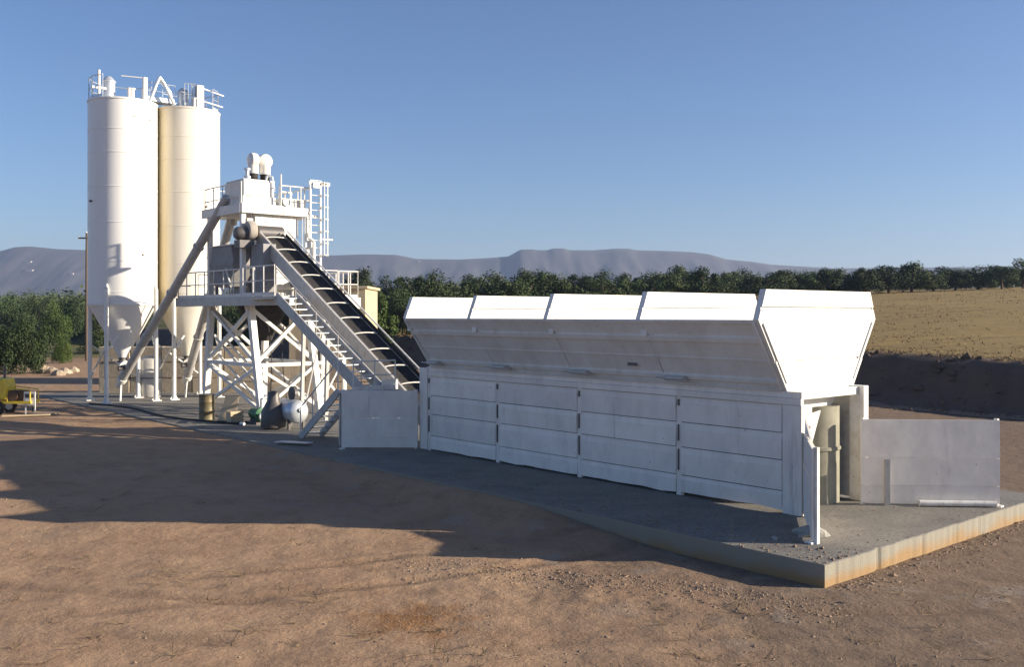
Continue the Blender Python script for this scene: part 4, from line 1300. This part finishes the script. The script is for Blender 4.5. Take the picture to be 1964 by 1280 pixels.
bl_meshes = [block_mesh(1.56, 0.79, 0.7, i) for i in range(3)]
ORD = ['first', 'second', 'third', 'fourth', 'fifth', 'sixth', 'seventh', 'eighth', 'ninth', 'tenth', 'eleventh', 'twelfth', 'thirteenth', 'fourteenth',
       'fifteenth', 'sixteenth', 'seventeenth', 'eighteenth', 'nineteenth', 'twentieth', 'twenty-first', 'twenty-second', 'twenty-third', 'twenty-fourth',
       'twenty-fifth', 'twenty-sixth']
CRS = ['bottom', 'middle', 'top']


def blockwall(x0, y0, nb, nc, where, cnames, gname):
    zg = H(x0 + 2, y0 - 1) - 0.02
    for c in range(nc):
        for i in range(nb):
            o = link('concrete_block', bl_meshes[(i + c) % 3])
            o.location = (x0 + 0.8 + i * 1.6 + (0.02 * c), y0 + random.uniform(-0.03, 0.03), zg + c * 0.80)
            bv = o.modifiers.new('bevel', 'BEVEL'); bv.width = 0.025; bv.segments = 1
            tag(o, '%s block from the left in the %s course of the concrete wall %s' % (ORD[i], cnames[c], where), 'concrete block', gname)


blockwall(-21.2, 50.2, 5, 3, 'behind the silos', CRS, 'concrete blocks behind the silos')
blockwall(-13.2, 47.2, 4, 2, 'behind the tower', ['bottom', 'top'], 'concrete blocks behind the tower')

# beige building behind the tower
bb = Thing('beige_building', 'flat-roofed beige building behind the tower and conveyor', 'building', (-10.4, 57, 0), plant=False)
zg = H(-10, 56) - 0.3
bb.part('wall', MB().box(-12.6, -8.3, 55.0, 60.0, zg, 5.45), PLASTER)
bb.part('roof', MB().box(-12.75, -8.15, 54.85, 60.15, 5.452, 5.60), PLASTER)
wd = bb.part('window', MB().box(-9.9, -9.2, 54.93, 54.99, 2.9, 3.9), WHITE2)
bb.part('pane', MB().box(-9.85, -9.25, 54.90, 54.925, 2.95, 3.85), GLASS, wd)
dr = bb.part('door', MB().box(-11.4, -10.5, 54.93, 54.99, zg + 0.3, 2.2), DGREY)
bb.part('handle', MB().box(-10.62, -10.56, 54.88, 54.925, 1.0, 1.1), GALV, dr)

# yellow compressor trailer at the left edge
gz = H(-20.3, 39.5)
yt = Thing('site_machine', 'yellow open-framed site machine on wheels at the left edge', 'machine', (-20.6, 39.6, gz), plant=False)
x0, y0 = -20.9, 39.6
x0 = -20.75
prf = [(-0.55, 0.62), (-0.6, 0.95), (-0.45, 1.4), (-0.1, 1.52), (0.28, 1.45), (0.36, 1.1), (0.36, 0.62)]
yt.part('hood', MB().prism([(x0 + a, y0 - 0.4, gz + b) for a, b in prf], (0, 0.85, 0)), YELLOW, bevel=0.05)
for yy in (-0.55, 0.45):
    wl_ = yt.part('wheel', MB().lathe((x0 + 0.05, y0 + yy, gz + 0.29), [(0.14, 0), (0.27, 0.0), (0.29, 0.04), (0.29, 0.12), (0.27, 0.15), (0.14, 0.15)], 20, 'y'), RUBBER, smooth=True)
    yt.part('rim', MB().lathe((x0 + 0.05, y0 + yy - 0.012, gz + 0.29), [(0.02, 0), (0.15, 0.0), (0.15, 0.17)], 14, 'y'), GALV, wl_)
yt.part('chassis', MB().box(x0 - 0.5, x0 + 1.35, y0 - 0.38, y0 - 0.3, gz + 0.46, gz + 0.56).box(x0 - 0.5, x0 + 1.35, y0 + 0.3, y0 + 0.38, gz + 0.46, gz + 0.56)
        .box(x0 + 1.28, x0 + 1.35, y0 - 0.3, y0 + 0.3, gz + 0.46, gz + 0.56), YELLOW)
yt.part('engine', MB().box(x0 + 0.42, x0 + 0.95, y0 - 0.25, y0 + 0.25, gz + 0.5, gz + 0.98).tube((x0 + 0.6, y0 - 0.26, gz + 0.78), (x0 + 0.6, y0 - 0.36, gz + 0.78), 0.2, 14)
        .tube((x0 + 0.95, y0, gz + 0.75), (x0 + 1.2, y0, gz + 0.75), 0.16, 12), RUSTY, smooth=True)
yt.part('roll_frame', MB().path([(x0 + 0.38, y0 - 0.34, gz + 0.56), (x0 + 0.38, y0 - 0.34, gz + 1.12), (x0 + 1.3, y0 - 0.34, gz + 1.0), (x0 + 1.3, y0 - 0.34, gz + 0.56)], 0.025, 6)
        .path([(x0 + 0.38, y0 + 0.34, gz + 0.56), (x0 + 0.38, y0 + 0.34, gz + 1.12), (x0 + 1.3, y0 + 0.34, gz + 1.0), (x0 + 1.3, y0 + 0.34, gz + 0.56)], 0.025, 6), YELLOW)
yt.part('prop_leg', MB().tube((x0 + 1.25, y0, gz - 0.02), (x0 + 1.25, y0, gz + 0.47), 0.03, 8), DGREY)
yt.part('exhaust', MB().tube((x0 + 0.1, y0, gz + 1.4), (x0 + 0.1, y0, gz + 2.0), 0.05, 10), DGREY)
sp = Thing('notice_board', 'small white notice board on a stand beside the yellow machine', 'notice board', (-19.45, 39.4, gz), plant=False)
sp.part('board', MB().box(-19.72, -19.26, 39.3, 39.34, gz + 0.40, gz + 0.95), WHITE)
sp.part('dark_panel', MB().box(-19.67, -19.31, 39.285, 39.297, gz + 0.70, gz + 0.86), DGREY)
sp.part('leg', MB().bar((-19.68, 39.36, gz - 0.02), (-19.68, 39.36, gz + 0.9), 0.04, 0.04), WHITE2)
sp.part('leg', MB().bar((-19.30, 39.36, gz - 0.02), (-19.30, 39.36, gz + 0.9), 0.04, 0.04), WHITE2)
mb = MB()
for i, (dx, dy, l, a) in enumerate(((0, 0, 1.5, 0.1), (0.15, 0.25, 1.2, -0.25), (-0.1, -0.22, 1.7, 0.3))):
    o = link('timber_plank', MB().box(-l / 2, l / 2, -0.08, 0.08, 0, 0.05).mesh('timber_plank', CARD if i else OLIVE))
    o.location = (-18.95 + dx, 38.6 + dy * 2.0, H(-18.95, 38.6) + 0.02 + 0.02 * i)
    o.rotation_euler = (0, 0, a)
    tag(o, ['dark weathered plank lying in front of the notice board', 'shorter pale plank lying just behind the dark one near the notice board',
            'long pale plank nearest the viewer by the notice board'][i], 'plank', 'planks lying by the notice board')

# utility pole, far left
pp = PX(166, 447, 84)
gz = H(pp.x, pp.y)
up = Thing('utility_pole', 'slender wooden utility pole rising just left of the silos', 'pole', (pp.x, pp.y, gz), plant=False)
up.part('pole', MB().tube((pp.x, pp.y, gz - 0.3), (pp.x, pp.y, pp.z), 0.13, 10, 0.08), BARK, smooth=True)
up.part('cross_arm', MB().box(pp.x - 0.7, pp.x + 0.7, pp.y - 0.05, pp.y + 0.05, pp.z - 0.5, pp.z - 0.38), BARK)
for dx in (-0.6, 0.6, 0.0):
    up.part('insulator', MB().lathe((pp.x + dx, pp.y, pp.z - 0.38 if dx else pp.z), [(0.04, 0), (0.07, 0.06), (0.03, 0.14)], 8), WHITE)

# far white sheds on the hillside at the left
for i, (px_, py_, l, lab) in enumerate(((55, 503, 9, 'upper long white shed on the distant hillside at left'),
                                        (57, 519, 11, 'lower long white shed on the distant hillside at left'),
                                        (138, 526, 5, 'small white house at the foot of the distant hill'),
                                        (803, 502, 4, 'tiny white house on the distant hill right of the tower'))):
    dr_ = PX(px_, py_, 100) - Vector((0, 0, 4))
    hit = HILLBVH.ray_cast(Vector((0, 0, 4)), dr_.normalized())[0]
    p = hit if hit else PX(px_, py_, 2200)
    zz = p.z - 0.5
    l *= p.y / 1500
    fh = Thing('far_shed', lab, 'shed', (p.x, p.y, zz), group='white sheds on the distant hillside', plant=False)
    fh.part('wall', MB().box(p.x - l / 2, p.x + l / 2, p.y - 4, p.y + 4, zz - 6, zz + 2.2), HOUSE)
    fh.part('roof', MB().prism([(p.x - l / 2 - 0.5, p.y - 4.6, zz + 2.2), (p.x - l / 2 - 0.5, p.y + 4.6, zz + 2.2), (p.x - l / 2 - 0.5, p.y, zz + 3.2)], (l + 1.0, 0, 0)), HTILE)


# ------------------------------------------------------------------ vegetation
def leaf_cloud(seed, nl, rx, rz, clumps, leaf, base=0.0, shape='round'):
    """many small leaf faces gathered in clumps through a crown's volume"""
    rng = random.Random(seed)
    cs = []
    for i in range(clumps):
        while True:
            p = Vector((rng.uniform(-1, 1), rng.uniform(-1, 1), rng.uniform(-1, 1)))
            if 0.25 < p.length < 1.0:
                break
        if shape == 'dome':
            p = Vector((p.x, p.y, p.z)) * 1.0
            zz_ = abs(p.z)
            p = Vector((p.x * 1.08, p.y * 1.08, zz_ * 2.0 - 1.0))
        if shape == 'tall':
            k = 1.0 - 0.5 * max(0, p.z)
            p = Vector((p.x * k, p.y * k, p.z))
        cs.append((Vector((p.x * rx * 0.78, p.y * rx * 0.78, base + rz + p.z * rz * 0.80)), rng.uniform(0.22, 0.42) * rx))
    vs, fs = [], []
    for i in range(nl):
        c, cr = cs[rng.randrange(clumps)]
        d = Vector((rng.gauss(0, 1), rng.gauss(0, 1), rng.gauss(0, 1))).normalized()
        p = c + d * cr * (rng.random() ** 0.45)
        if p.z < 0.05:
            p.z = 0.05 + rng.random() * 0.2
        nrm = (d + Vector((rng.gauss(0, 0.5), rng.gauss(0, 0.5), rng.gauss(0, 0.5) + 0.3))).normalized()
        a = nrm.orthogonal().normalized()
        a = Matrix.Rotation(rng.uniform(0, 6.28), 3, nrm) @ a
        b = nrm.cross(a)
        l = leaf * rng.uniform(0.6, 1.35)
        o = len(vs)
        vs += [p - a * l * 0.5, p + b * l * 0.28, p + a * l * 0.5, p - b * l * 0.28]
        fs.append((o, o + 1, o + 2, o + 3))
    mb = MB()
    mb.v, mb.f = vs, fs
    return mb


def trunk_mb(seed, h, r, spread):
    rng = random.Random(seed)
    mb = MB()
    p = Vector((0, 0, -0.25))
    q = Vector((rng.uniform(-0.1, 0.1), rng.uniform(-0.1, 0.1), h * 0.45))
    mb.tube(p, q, r, 8, r * 0.7)
    for i in range(4):
        a = i * 1.57 + rng.uniform(-0.4, 0.4)
        e = q + Vector((math.cos(a) * spread * 0.5, math.sin(a) * spread * 0.5, h * rng.uniform(0.22, 0.4)))
        mb.tube(q - Vector((0, 0, 0.05)), e, r * 0.55, 6, r * 0.2)
    return mb


VAR = []
for i in range(6):      # unit trees: 5 m tall, about 5 m wide
    shp = 'round'
    VAR.append((leaf_cloud(100 + i, 4600, 2.5, 2.35, (18, 30, 24, 40, 14, 34)[i], 0.24, 0.25, ('dome', 'dome', 'round', 'dome', 'dome', 'dome')[i]).mesh('crown', LEAF[i % 3 if i % 3 != 2 else 0]),
                trunk_mb(200 + i, 4.4, 0.17, 2.4).mesh('trunk', BARK)))
TALLV = (leaf_cloud(140, 4200, 1.25, 2.9, 40, 0.24, 0.1, 'tall').mesh('crown', LEAF[2]), trunk_mb(240, 4.0, 0.12, 0.9).mesh('trunk', BARK))
BUSHV = [(leaf_cloud(150 + i, 9500, 2.6, 2.0, 46, 0.17, 0.05, 'dome').mesh('crown', LEAF[(2, 1, 0)[i]]), trunk_mb(250 + i, 2.6, 0.10, 2.0).mesh('trunk', BARK)) for i in range(3)]


def plant_tree(var, X, Y, h, w, label, cat, name, group, sink=0.0):
    z = H(X, Y, True) - sink
    e = link(name, None)
    e.location = (X, Y, z)
    e.rotation_euler = (0, 0, random.uniform(0, 6.28))
    e.scale = (w, w, h)
    tag(e, label, cat, group)
    for nm, me in (('crown', var[0]), ('trunk', var[1])):
        o = link(nm, me)
        o.parent = e
    return e


# front row on the terrace : photo column, photo top line, distance
row = [(765, 533, 86), (800, 529, 90), (838, 527, 92), (873, 524, 95), (905, 529, 96), (942, 524, 98), (978, 527, 97), (1012, 521, 100), (1048, 524, 103),
       (1085, 517, 102), (1122, 513, 106), (1160, 519, 104), (1200, 514, 108), (1238, 519, 107), (1272, 513, 110), (1308, 516, 112), (1346, 512, 111),
       (1384, 515, 114), (1420, 516, 116), (1462, 507, 114), (1500, 509, 117), (1540, 511, 119), (1580, 509, 118), (1622, 510, 121), (1662, 508, 120),
       (1705, 503, 122), (1748, 506, 124), (1790, 507, 124), (1832, 504, 125), (1876, 502, 126), (1922, 499, 125), (1962, 494, 127)]
look = ['grey-green round', 'dark broad', 'pale bushy', 'dark dense', 'grey-green broad', 'dark green round']


def where(px_):
    if px_ < 905: return 'above the far bin compartment'
    if px_ < 1060: return 'above the third bin compartment'
    if px_ < 1240: return 'above the second bin compartment'
    if px_ < 1450: return 'above the nearest bin compartment'
    if px_ < 1672: return 'above the bright bin end'
    return 'along the stubble field'


cnt = {}
segs = {}
for i, (px_, py_, Y) in enumerate(row):
    segs.setdefault(where(px_), []).append(i)
for i, (px_, py_, Y) in enumerate(row):
    p = PX(px_, py_, Y)
    z = H(p.x, p.y, True)
    hh = (p.z - z) / 4.95 * random.uniform(0.80, 1.13)
    wk = where(px_)
    k = segs[wk].index(i)
    plant_tree(VAR[i % 6], p.x, p.y, hh, random.uniform(0.92, 1.15) * (1.0 + 0.08 * (i % 3)),
               '%s orchard tree %s, %s from left there' % (look[i % 6], wk, ORD[k]), 'tree', 'orchard_tree', 'orchard trees along the terrace')
# second row shows only as tops and gaps between the first
for i in range(26):
    px_ = 700 + i * 50 + random.uniform(-14, 14)
    Y = 128 + 12 * random.random() + 12 * i / 26
    p = PX(px_, 516 - 8 * i / 26 + random.uniform(-4, 5), Y)
    z = H(p.x, p.y, True)
    plant_tree(VAR[(i * 5 + 2) % 6], p.x, p.y, (p.z - z) / 4.95, random.uniform(1.0, 1.45), 'dark back-row tree mostly hidden by orchard trees, %s of its row from left' % ORD[i], 'tree', 'orchard_tree',
               'trees of the back row')
# cypress-like shrub by the beige building and bushes round it
p = PX(737, 548, 79); z = H(p.x, p.y, True)
plant_tree(TALLV, p.x, p.y, (p.z - z) / 5.9, 0.95, 'tall rounded green shrub just right of the beige building', 'shrub', 'tall_shrub', None)
p = PX(772, 545, 82); z = H(p.x, p.y, True)
plant_tree(BUSHV[1], p.x, p.y, (p.z - z) / 4.1, 0.75, 'dark bush between the tall green shrub and the bins', 'bush', 'dark_bush', None)
p = PX(700, 560, 88); z = H(p.x, p.y, True)
plant_tree(BUSHV[2], p.x, p.y, (p.z - z) / 4.1, 0.7, 'dark bush half hidden behind the beige building', 'bush', 'dark_bush', None)
# left side
for px_, py_, Y, w_, v, lab, nm, cat in ((48, 594, 66, 0.74, 1, 'large dark green bush standing on the dirt at the left edge', 'green_bush', 'bush'),
                                   (-28, 606, 66, 0.7, 1, 'dark bush cut off by the left picture edge', 'dark_bush', 'bush'),
                                   (18, 560, 150, 1.5, 1, 'dark broad tree behind the large bush at far left', 'broad_tree', 'tree'),
                                   (72, 562, 165, 1.5, 2, 'mid green tree behind the large bush, nearer the silos', 'broad_tree', 'tree'),
                                   (140, 556, 140, 1.25, 1, 'dark tree immediately left of the silo shell', 'broad_tree', 'tree'),
                                   (108, 575, 128, 0.9, 0, 'lower green tree between the large bush and the silo', 'broad_tree', 'tree'),
                                   (120, 640, 80, 0.35, 0, 'low yellowish shrub at the right foot of the large bush', 'low_shrub', 'shrub'),
                                   (200, 560, 100, 0.9, 2, 'tree seen between the legs of the left silo', 'broad_tree', 'tree'),
                                   (560, 548, 100, 1.2, 1, 'dark tree seen through the mixer tower legs', 'broad_tree', 'tree'),
                                   (620, 552, 98, 1.1, 2, 'green tree seen between tower and side deck', 'broad_tree', 'tree'),
                                   (500, 552, 104, 1.2, 1, 'dark tree behind the left half of the tower', 'broad_tree', 'tree'),
                                   (440, 556, 100, 1.1, 2, 'green tree behind the gap between silo and tower', 'broad_tree', 'tree'),
                                   (650, 560, 92, 0.9, 1, 'dark tree behind the conveyor, left of the beige building', 'broad_tree', 'tree')):
    p = PX(px_, py_, Y); z = H(p.x, p.y, True)
    plant_tree(BUSHV[v], p.x, p.y, max(0.25, (p.z - z) / 4.1), w_, lab, cat, nm, None)


def far_wood():
    """a far-off belt of scrub and trees that reads as one mass"""
    rng = random.Random(5)
    vs, fs = [], []
    for i in range(1100):
        Y = rng.uniform(150, 620)
        px_ = rng.uniform(-250, 2250)
        X = (px_ - CX) / FPX * Y
        a, b = toplant(X, Y)
        z = H(X, Y, True)
        if px_ > 1400 and Y < 170: continue
        r_ = rng.uniform(1.6, 3.2) * (1.7 if px_ < 420 else 1.0)
        for k in range(46):
            d = Vector((rng.gauss(0, 1), rng.gauss(0, 1), abs(rng.gauss(0, 0.9)))).normalized()
            p = Vector((X, Y, z)) + Vector((d.x * r_, d.y * r_, 0.2 + d.z * r_ * 1.25)) * (rng.random() ** 0.3)
            nrm = (d + Vector((rng.gauss(0, .5), rng.gauss(0, .5), rng.gauss(0, .5)))).normalized()
            aa = nrm.orthogonal().normalized(); bb = nrm.cross(aa)
            l = rng.uniform(0.5, 1.0)
            o = len(vs)
            vs += [p - aa * l * .5, p + bb * l * .4, p + aa * l * .5, p - bb * l * .4]
            fs.append((o, o + 1, o + 2, o + 3))
    mb = MB(); mb.v, mb.f = vs, fs
    o = link('distant_wood', mb.mesh('distant_wood', LEAF[0]))
    tag(o, 'distant belt of dark scrub and trees below the hills', 'woodland')
    o['kind'] = 'stuff'


far_wood()

# stones by the left bushes
for i, (px_, py_, Y, r_) in enumerate(((100, 712, 66, 0.5), (112, 716, 64, 0.42), (125, 712, 66, 0.45), (142, 708, 68, 0.4), (86, 708, 67, 0.55))):
    X = (px_ - CX) / FPX * Y
    z = H(X, Y)
    rng = random.Random(80 + i)
    mb = MB().lathe((0, 0, 0), [(r_ * 0.8, -0.15), (r_, 0.05), (r_ * 0.85, r_ * 0.5), (r_ * 0.4, r_ * 0.8), (0.03, r_ * 0.85)], 9)
    for v in mb.v:
        v.x *= rng.uniform(0.75, 1.25); v.y *= rng.uniform(0.75, 1.25); v.z *= rng.uniform(0.85, 1.15)
    o = link('boulder', mb.mesh('boulder', ROCK))
    o.location = (X, Y, z)
    order = sorted([100, 112, 125, 142, 86]).index(px_)
    tag(o, 'pale boulder by the large bush at left, %s from the left' % ORD[order], 'boulder', 'pale boulders by the large bush')


# ------------------------------------------------------------------ loose stones and straw on the dirt
def scatter():
    rng = random.Random(11)
    octv = [Vector(v) for v in ((1, 0, 0), (-1, 0, 0), (0, 1, 0), (0, -1, 0), (0, 0, 1), (0, 0, -1))]
    octf = [(0, 2, 4), (2, 1, 4), (1, 3, 4), (3, 0, 4), (2, 0, 5), (1, 2, 5), (3, 1, 5), (0, 3, 5)]
    vs, fs = [], []

    def stone(X, Y, r):
        a, b = toplant(X, Y)
        if -0.05 < a < 9.05 and -0.05 < b < 44:
            return
        z = H(X, Y) - r * 0.12
        o = len(vs)
        rot = Matrix.Rotation(rng.uniform(0, 6.28), 3, 'Z') @ Matrix.Rotation(rng.uniform(-0.4, 0.4), 3, 'X')
        s = Vector((rng.uniform(0.7, 1.4), rng.uniform(0.6, 1.1), rng.uniform(0.4, 0.8))) * r
        for v in octv:
            q = rot @ Vector((v.x * s.x, v.y * s.y, v.z * s.z))
            vs.append((X + q.x + rng.uniform(-.2, .2) * r, Y + q.y + rng.uniform(-.2, .2) * r, z + q.z))
        for f in octf:
            fs.append(tuple(i + o for i in f))
    for i in range(9000):                       # thin general scatter
        Y = 10.5 + 14 * rng.random() ** 1.5
        X = rng.uniform(-0.6, 0.6) * Y * 1.0
        dens = 0.22 + 0.78 * sm(-1.5, 3.0, X + 2.0 * nz3(X * 0.4, Y * 0.4))
        if rng.random() < dens:
            stone(X, Y, min(0.045, 0.006 + 0.008 * rng.expovariate(1.0)))
    for i in range(4200):                       # crushed stone along the shadow's front, left of the slab corner
        t = rng.random()
        X = -1.9 + 6.6 * t + rng.gauss(0, 0.3)
        Y = 17.1 - 2.6 * t ** 1.3 - abs(rng.gauss(0, 0.55)) + 0.25
        stone(X, Y, min(0.05, 0.007 + 0.009 * rng.expovariate(1.0)))
    for i in range(900):                        # foot of the slab's right side
        x = rng.uniform(0, 8.5); s = -abs(rng.gauss(0, 0.3)) - 0.05
        p = L(x, s)
        stone(p.x, p.y, 0.010 + 0.014 * rng.expovariate(1.0))
    for i in range(500):                        # rusty sand patch
        stone(-1.45 + rng.gauss(0, 0.5), 13.9 + rng.gauss(0, 0.35), 0.008 + 0.012 * rng.random())
    for i in range(1500):                       # grit swept onto the slab
        x = rng.uniform(0.05, 8.9); s_ = 12 * rng.random() ** 1.6 + 0.05
        if rng.random() < 0.5: x = abs(rng.gauss(0, 0.7)) + 0.03
        if 2.9 < x < 5.6 and s_ > 2.2: continue
        p = L(x, s_); r = 0.004 + 0.007 * rng.expovariate(1.0); o = len(vs)
        for v in octv:
            vs.append((p.x + v.x * r * rng.uniform(.7, 1.3), p.y + v.y * r * rng.uniform(.7, 1.3), r * 0.3 + v.z * r * 0.6))
        fs += [tuple(k + o for k in f) for f in octf]
    mb = bpy.data.meshes.new('gravel')
    mb.from_pydata([tuple(v) for v in vs], [], fs)
    mb.materials.append(PEB)
    o = link('gravel', mb)
    tag(o, 'loose gravel and crushed stone scattered over the brown dirt', 'gravel')
    o['kind'] = 'stuff'
    vs2, fs2 = [], []
    for i in range(380):                        # little tufts and twigs
        Y = 11 + 12 * rng.random() ** 1.3
        X = rng.uniform(-0.55, 0.55) * Y
        a, b = toplant(X, Y)
        if -0.1 < a < 9.1 and b > -0.1: continue
        z = H(X, Y)
        if nz3(X * 0.5, Y * 0.5, 4.0) < -0.05: continue
        for k in range(rng.randint(3, 7)):
            an = rng.uniform(0, 6.28)
            l = rng.uniform(0.08, 0.30)
            el = rng.uniform(0.02, 0.5)
            d = Vector((math.cos(an) * math.cos(el), math.sin(an) * math.cos(el), math.sin(el))) * l
            sd_ = Vector((-math.sin(an), math.cos(an), 0)) * 0.008
            p = Vector((X + rng.gauss(0, 0.05), Y + rng.gauss(0, 0.05), z + 0.006))
            o_ = len(vs2)
            vs2 += [p - sd_, p + sd_, p + d + sd_ * 0.3, p + d - sd_ * 0.3 + Vector((0, 0, 0.004))]
            fs2.append((o_, o_ + 1, o_ + 2, o_ + 3))
    me = bpy.data.meshes.new('dry_straw')
    me.from_pydata([tuple(v) for v in vs2], [], fs2)
    me.materials.append(STRAW)
    o = link('dry_straw', me)
    tag(o, 'dry straw and twigs strewn on the dirt in front', 'straw')
    o['kind'] = 'stuff'


scatter()


def stubble():
    rng = random.Random(21)
    vs, fs = [], []
    for i in range(7000):
        b = rng.uniform(-50, 60); a = 33.3 + 75 * rng.random() ** 1.6
        if rng.random() < 0.35: a = 33.1 + abs(rng.gauss(0, 0.8))
        p = L(a, b)
        if p.y < 20 or abs(p.x) > 0.62 * p.y or nz3(p.x * 0.09, p.y * 0.09, 3.3) < -0.1: continue
        z = H(p.x, p.y, True)
        for k in range(5):
            an = rng.uniform(0, 6.28)
            l = rng.uniform(0.06, 0.19)
            d = Vector((math.cos(an) * 0.8, math.sin(an) * 0.8, 0.6)) * l
            sd_ = Vector((-math.sin(an), math.cos(an), 0)) * rng.uniform(0.02, 0.05)
            q = Vector((p.x + rng.gauss(0, 0.4), p.y + rng.gauss(0, 0.4), z - 0.02))
            o = len(vs)
            vs += [q - sd_, q + sd_, q + d + sd_ * 0.3, q + d - sd_ * 0.3]
            fs.append((o, o + 1, o + 2, o + 3))
    me = bpy.data.meshes.new('stubble')
    me.from_pydata([tuple(v) for v in vs], [], fs)
    me.materials.append(STRAW)
    o = link('stubble', me)
    tag(o, 'dry stubble tufts over the golden field at right', 'stubble')
    o['kind'] = 'stuff'
    octv = [Vector(v) for v in ((1, 0, 0), (-1, 0, 0), (0, 1, 0), (0, -1, 0), (0, 0, 1), (0, 0, -1))]
    octf = [(0, 2, 4), (2, 1, 4), (1, 3, 4), (3, 0, 4), (2, 0, 5), (1, 2, 5), (3, 1, 5), (0, 3, 5)]
    vs, fs = [], []
    for i in range(2600):
        b = rng.uniform(-20, 75); a = 29.3 + 4.2 * rng.random() if rng.random() < 0.6 else 29.6 - abs(rng.gauss(0, 0.8))
        p = L(a, b)
        r = 0.04 + 0.07 * rng.expovariate(1.0)
        r = min(r, 0.35)
        z = H(p.x, p.y, True)
        o = len(vs)
        for v in octv:
            vs.append((p.x + v.x * r * rng.uniform(.7, 1.3), p.y + v.y * r * rng.uniform(.7, 1.3), z + v.z * r * rng.uniform(.5, .9)))
        fs += [tuple(k + o for k in f) for f in octf]
    me = bpy.data.meshes.new('clods')
    me.from_pydata(vs, [], fs)
    me.materials.append(SOIL)
    o = link('soil_clods', me)
    tag(o, 'dark soil clods strewn over the shaded embankment', 'soil')
    o['kind'] = 'stuff'


stubble()

# ------------------------------------------------------------------ haze
hz = link('haze', MB().box(-2850, 2850, -120, 3050, -2.2, 176).mesh('haze', bpy.data.materials.new('haze_air')))
hm = hz.data.materials[0]
hm.use_nodes = True
nt = hm.node_tree
for nd in list(nt.nodes):
    nt.nodes.remove(nd)
out = nt.nodes.new('ShaderNodeOutputMaterial')
pv = nt.nodes.new('ShaderNodeVolumePrincipled')
pv.inputs['Color'].default_value = (0.50, 0.66, 1.0, 1)
pv.inputs['Density'].default_value = 0.00018
pv.inputs['Anisotropy'].default_value = 0.2
nt.links.new(pv.outputs[0], out.inputs['Volume'])
hz['kind'] = 'stuff'
hz['label'] = 'pale bluish haze in the air before the distant hills'
hz['category'] = 'haze'
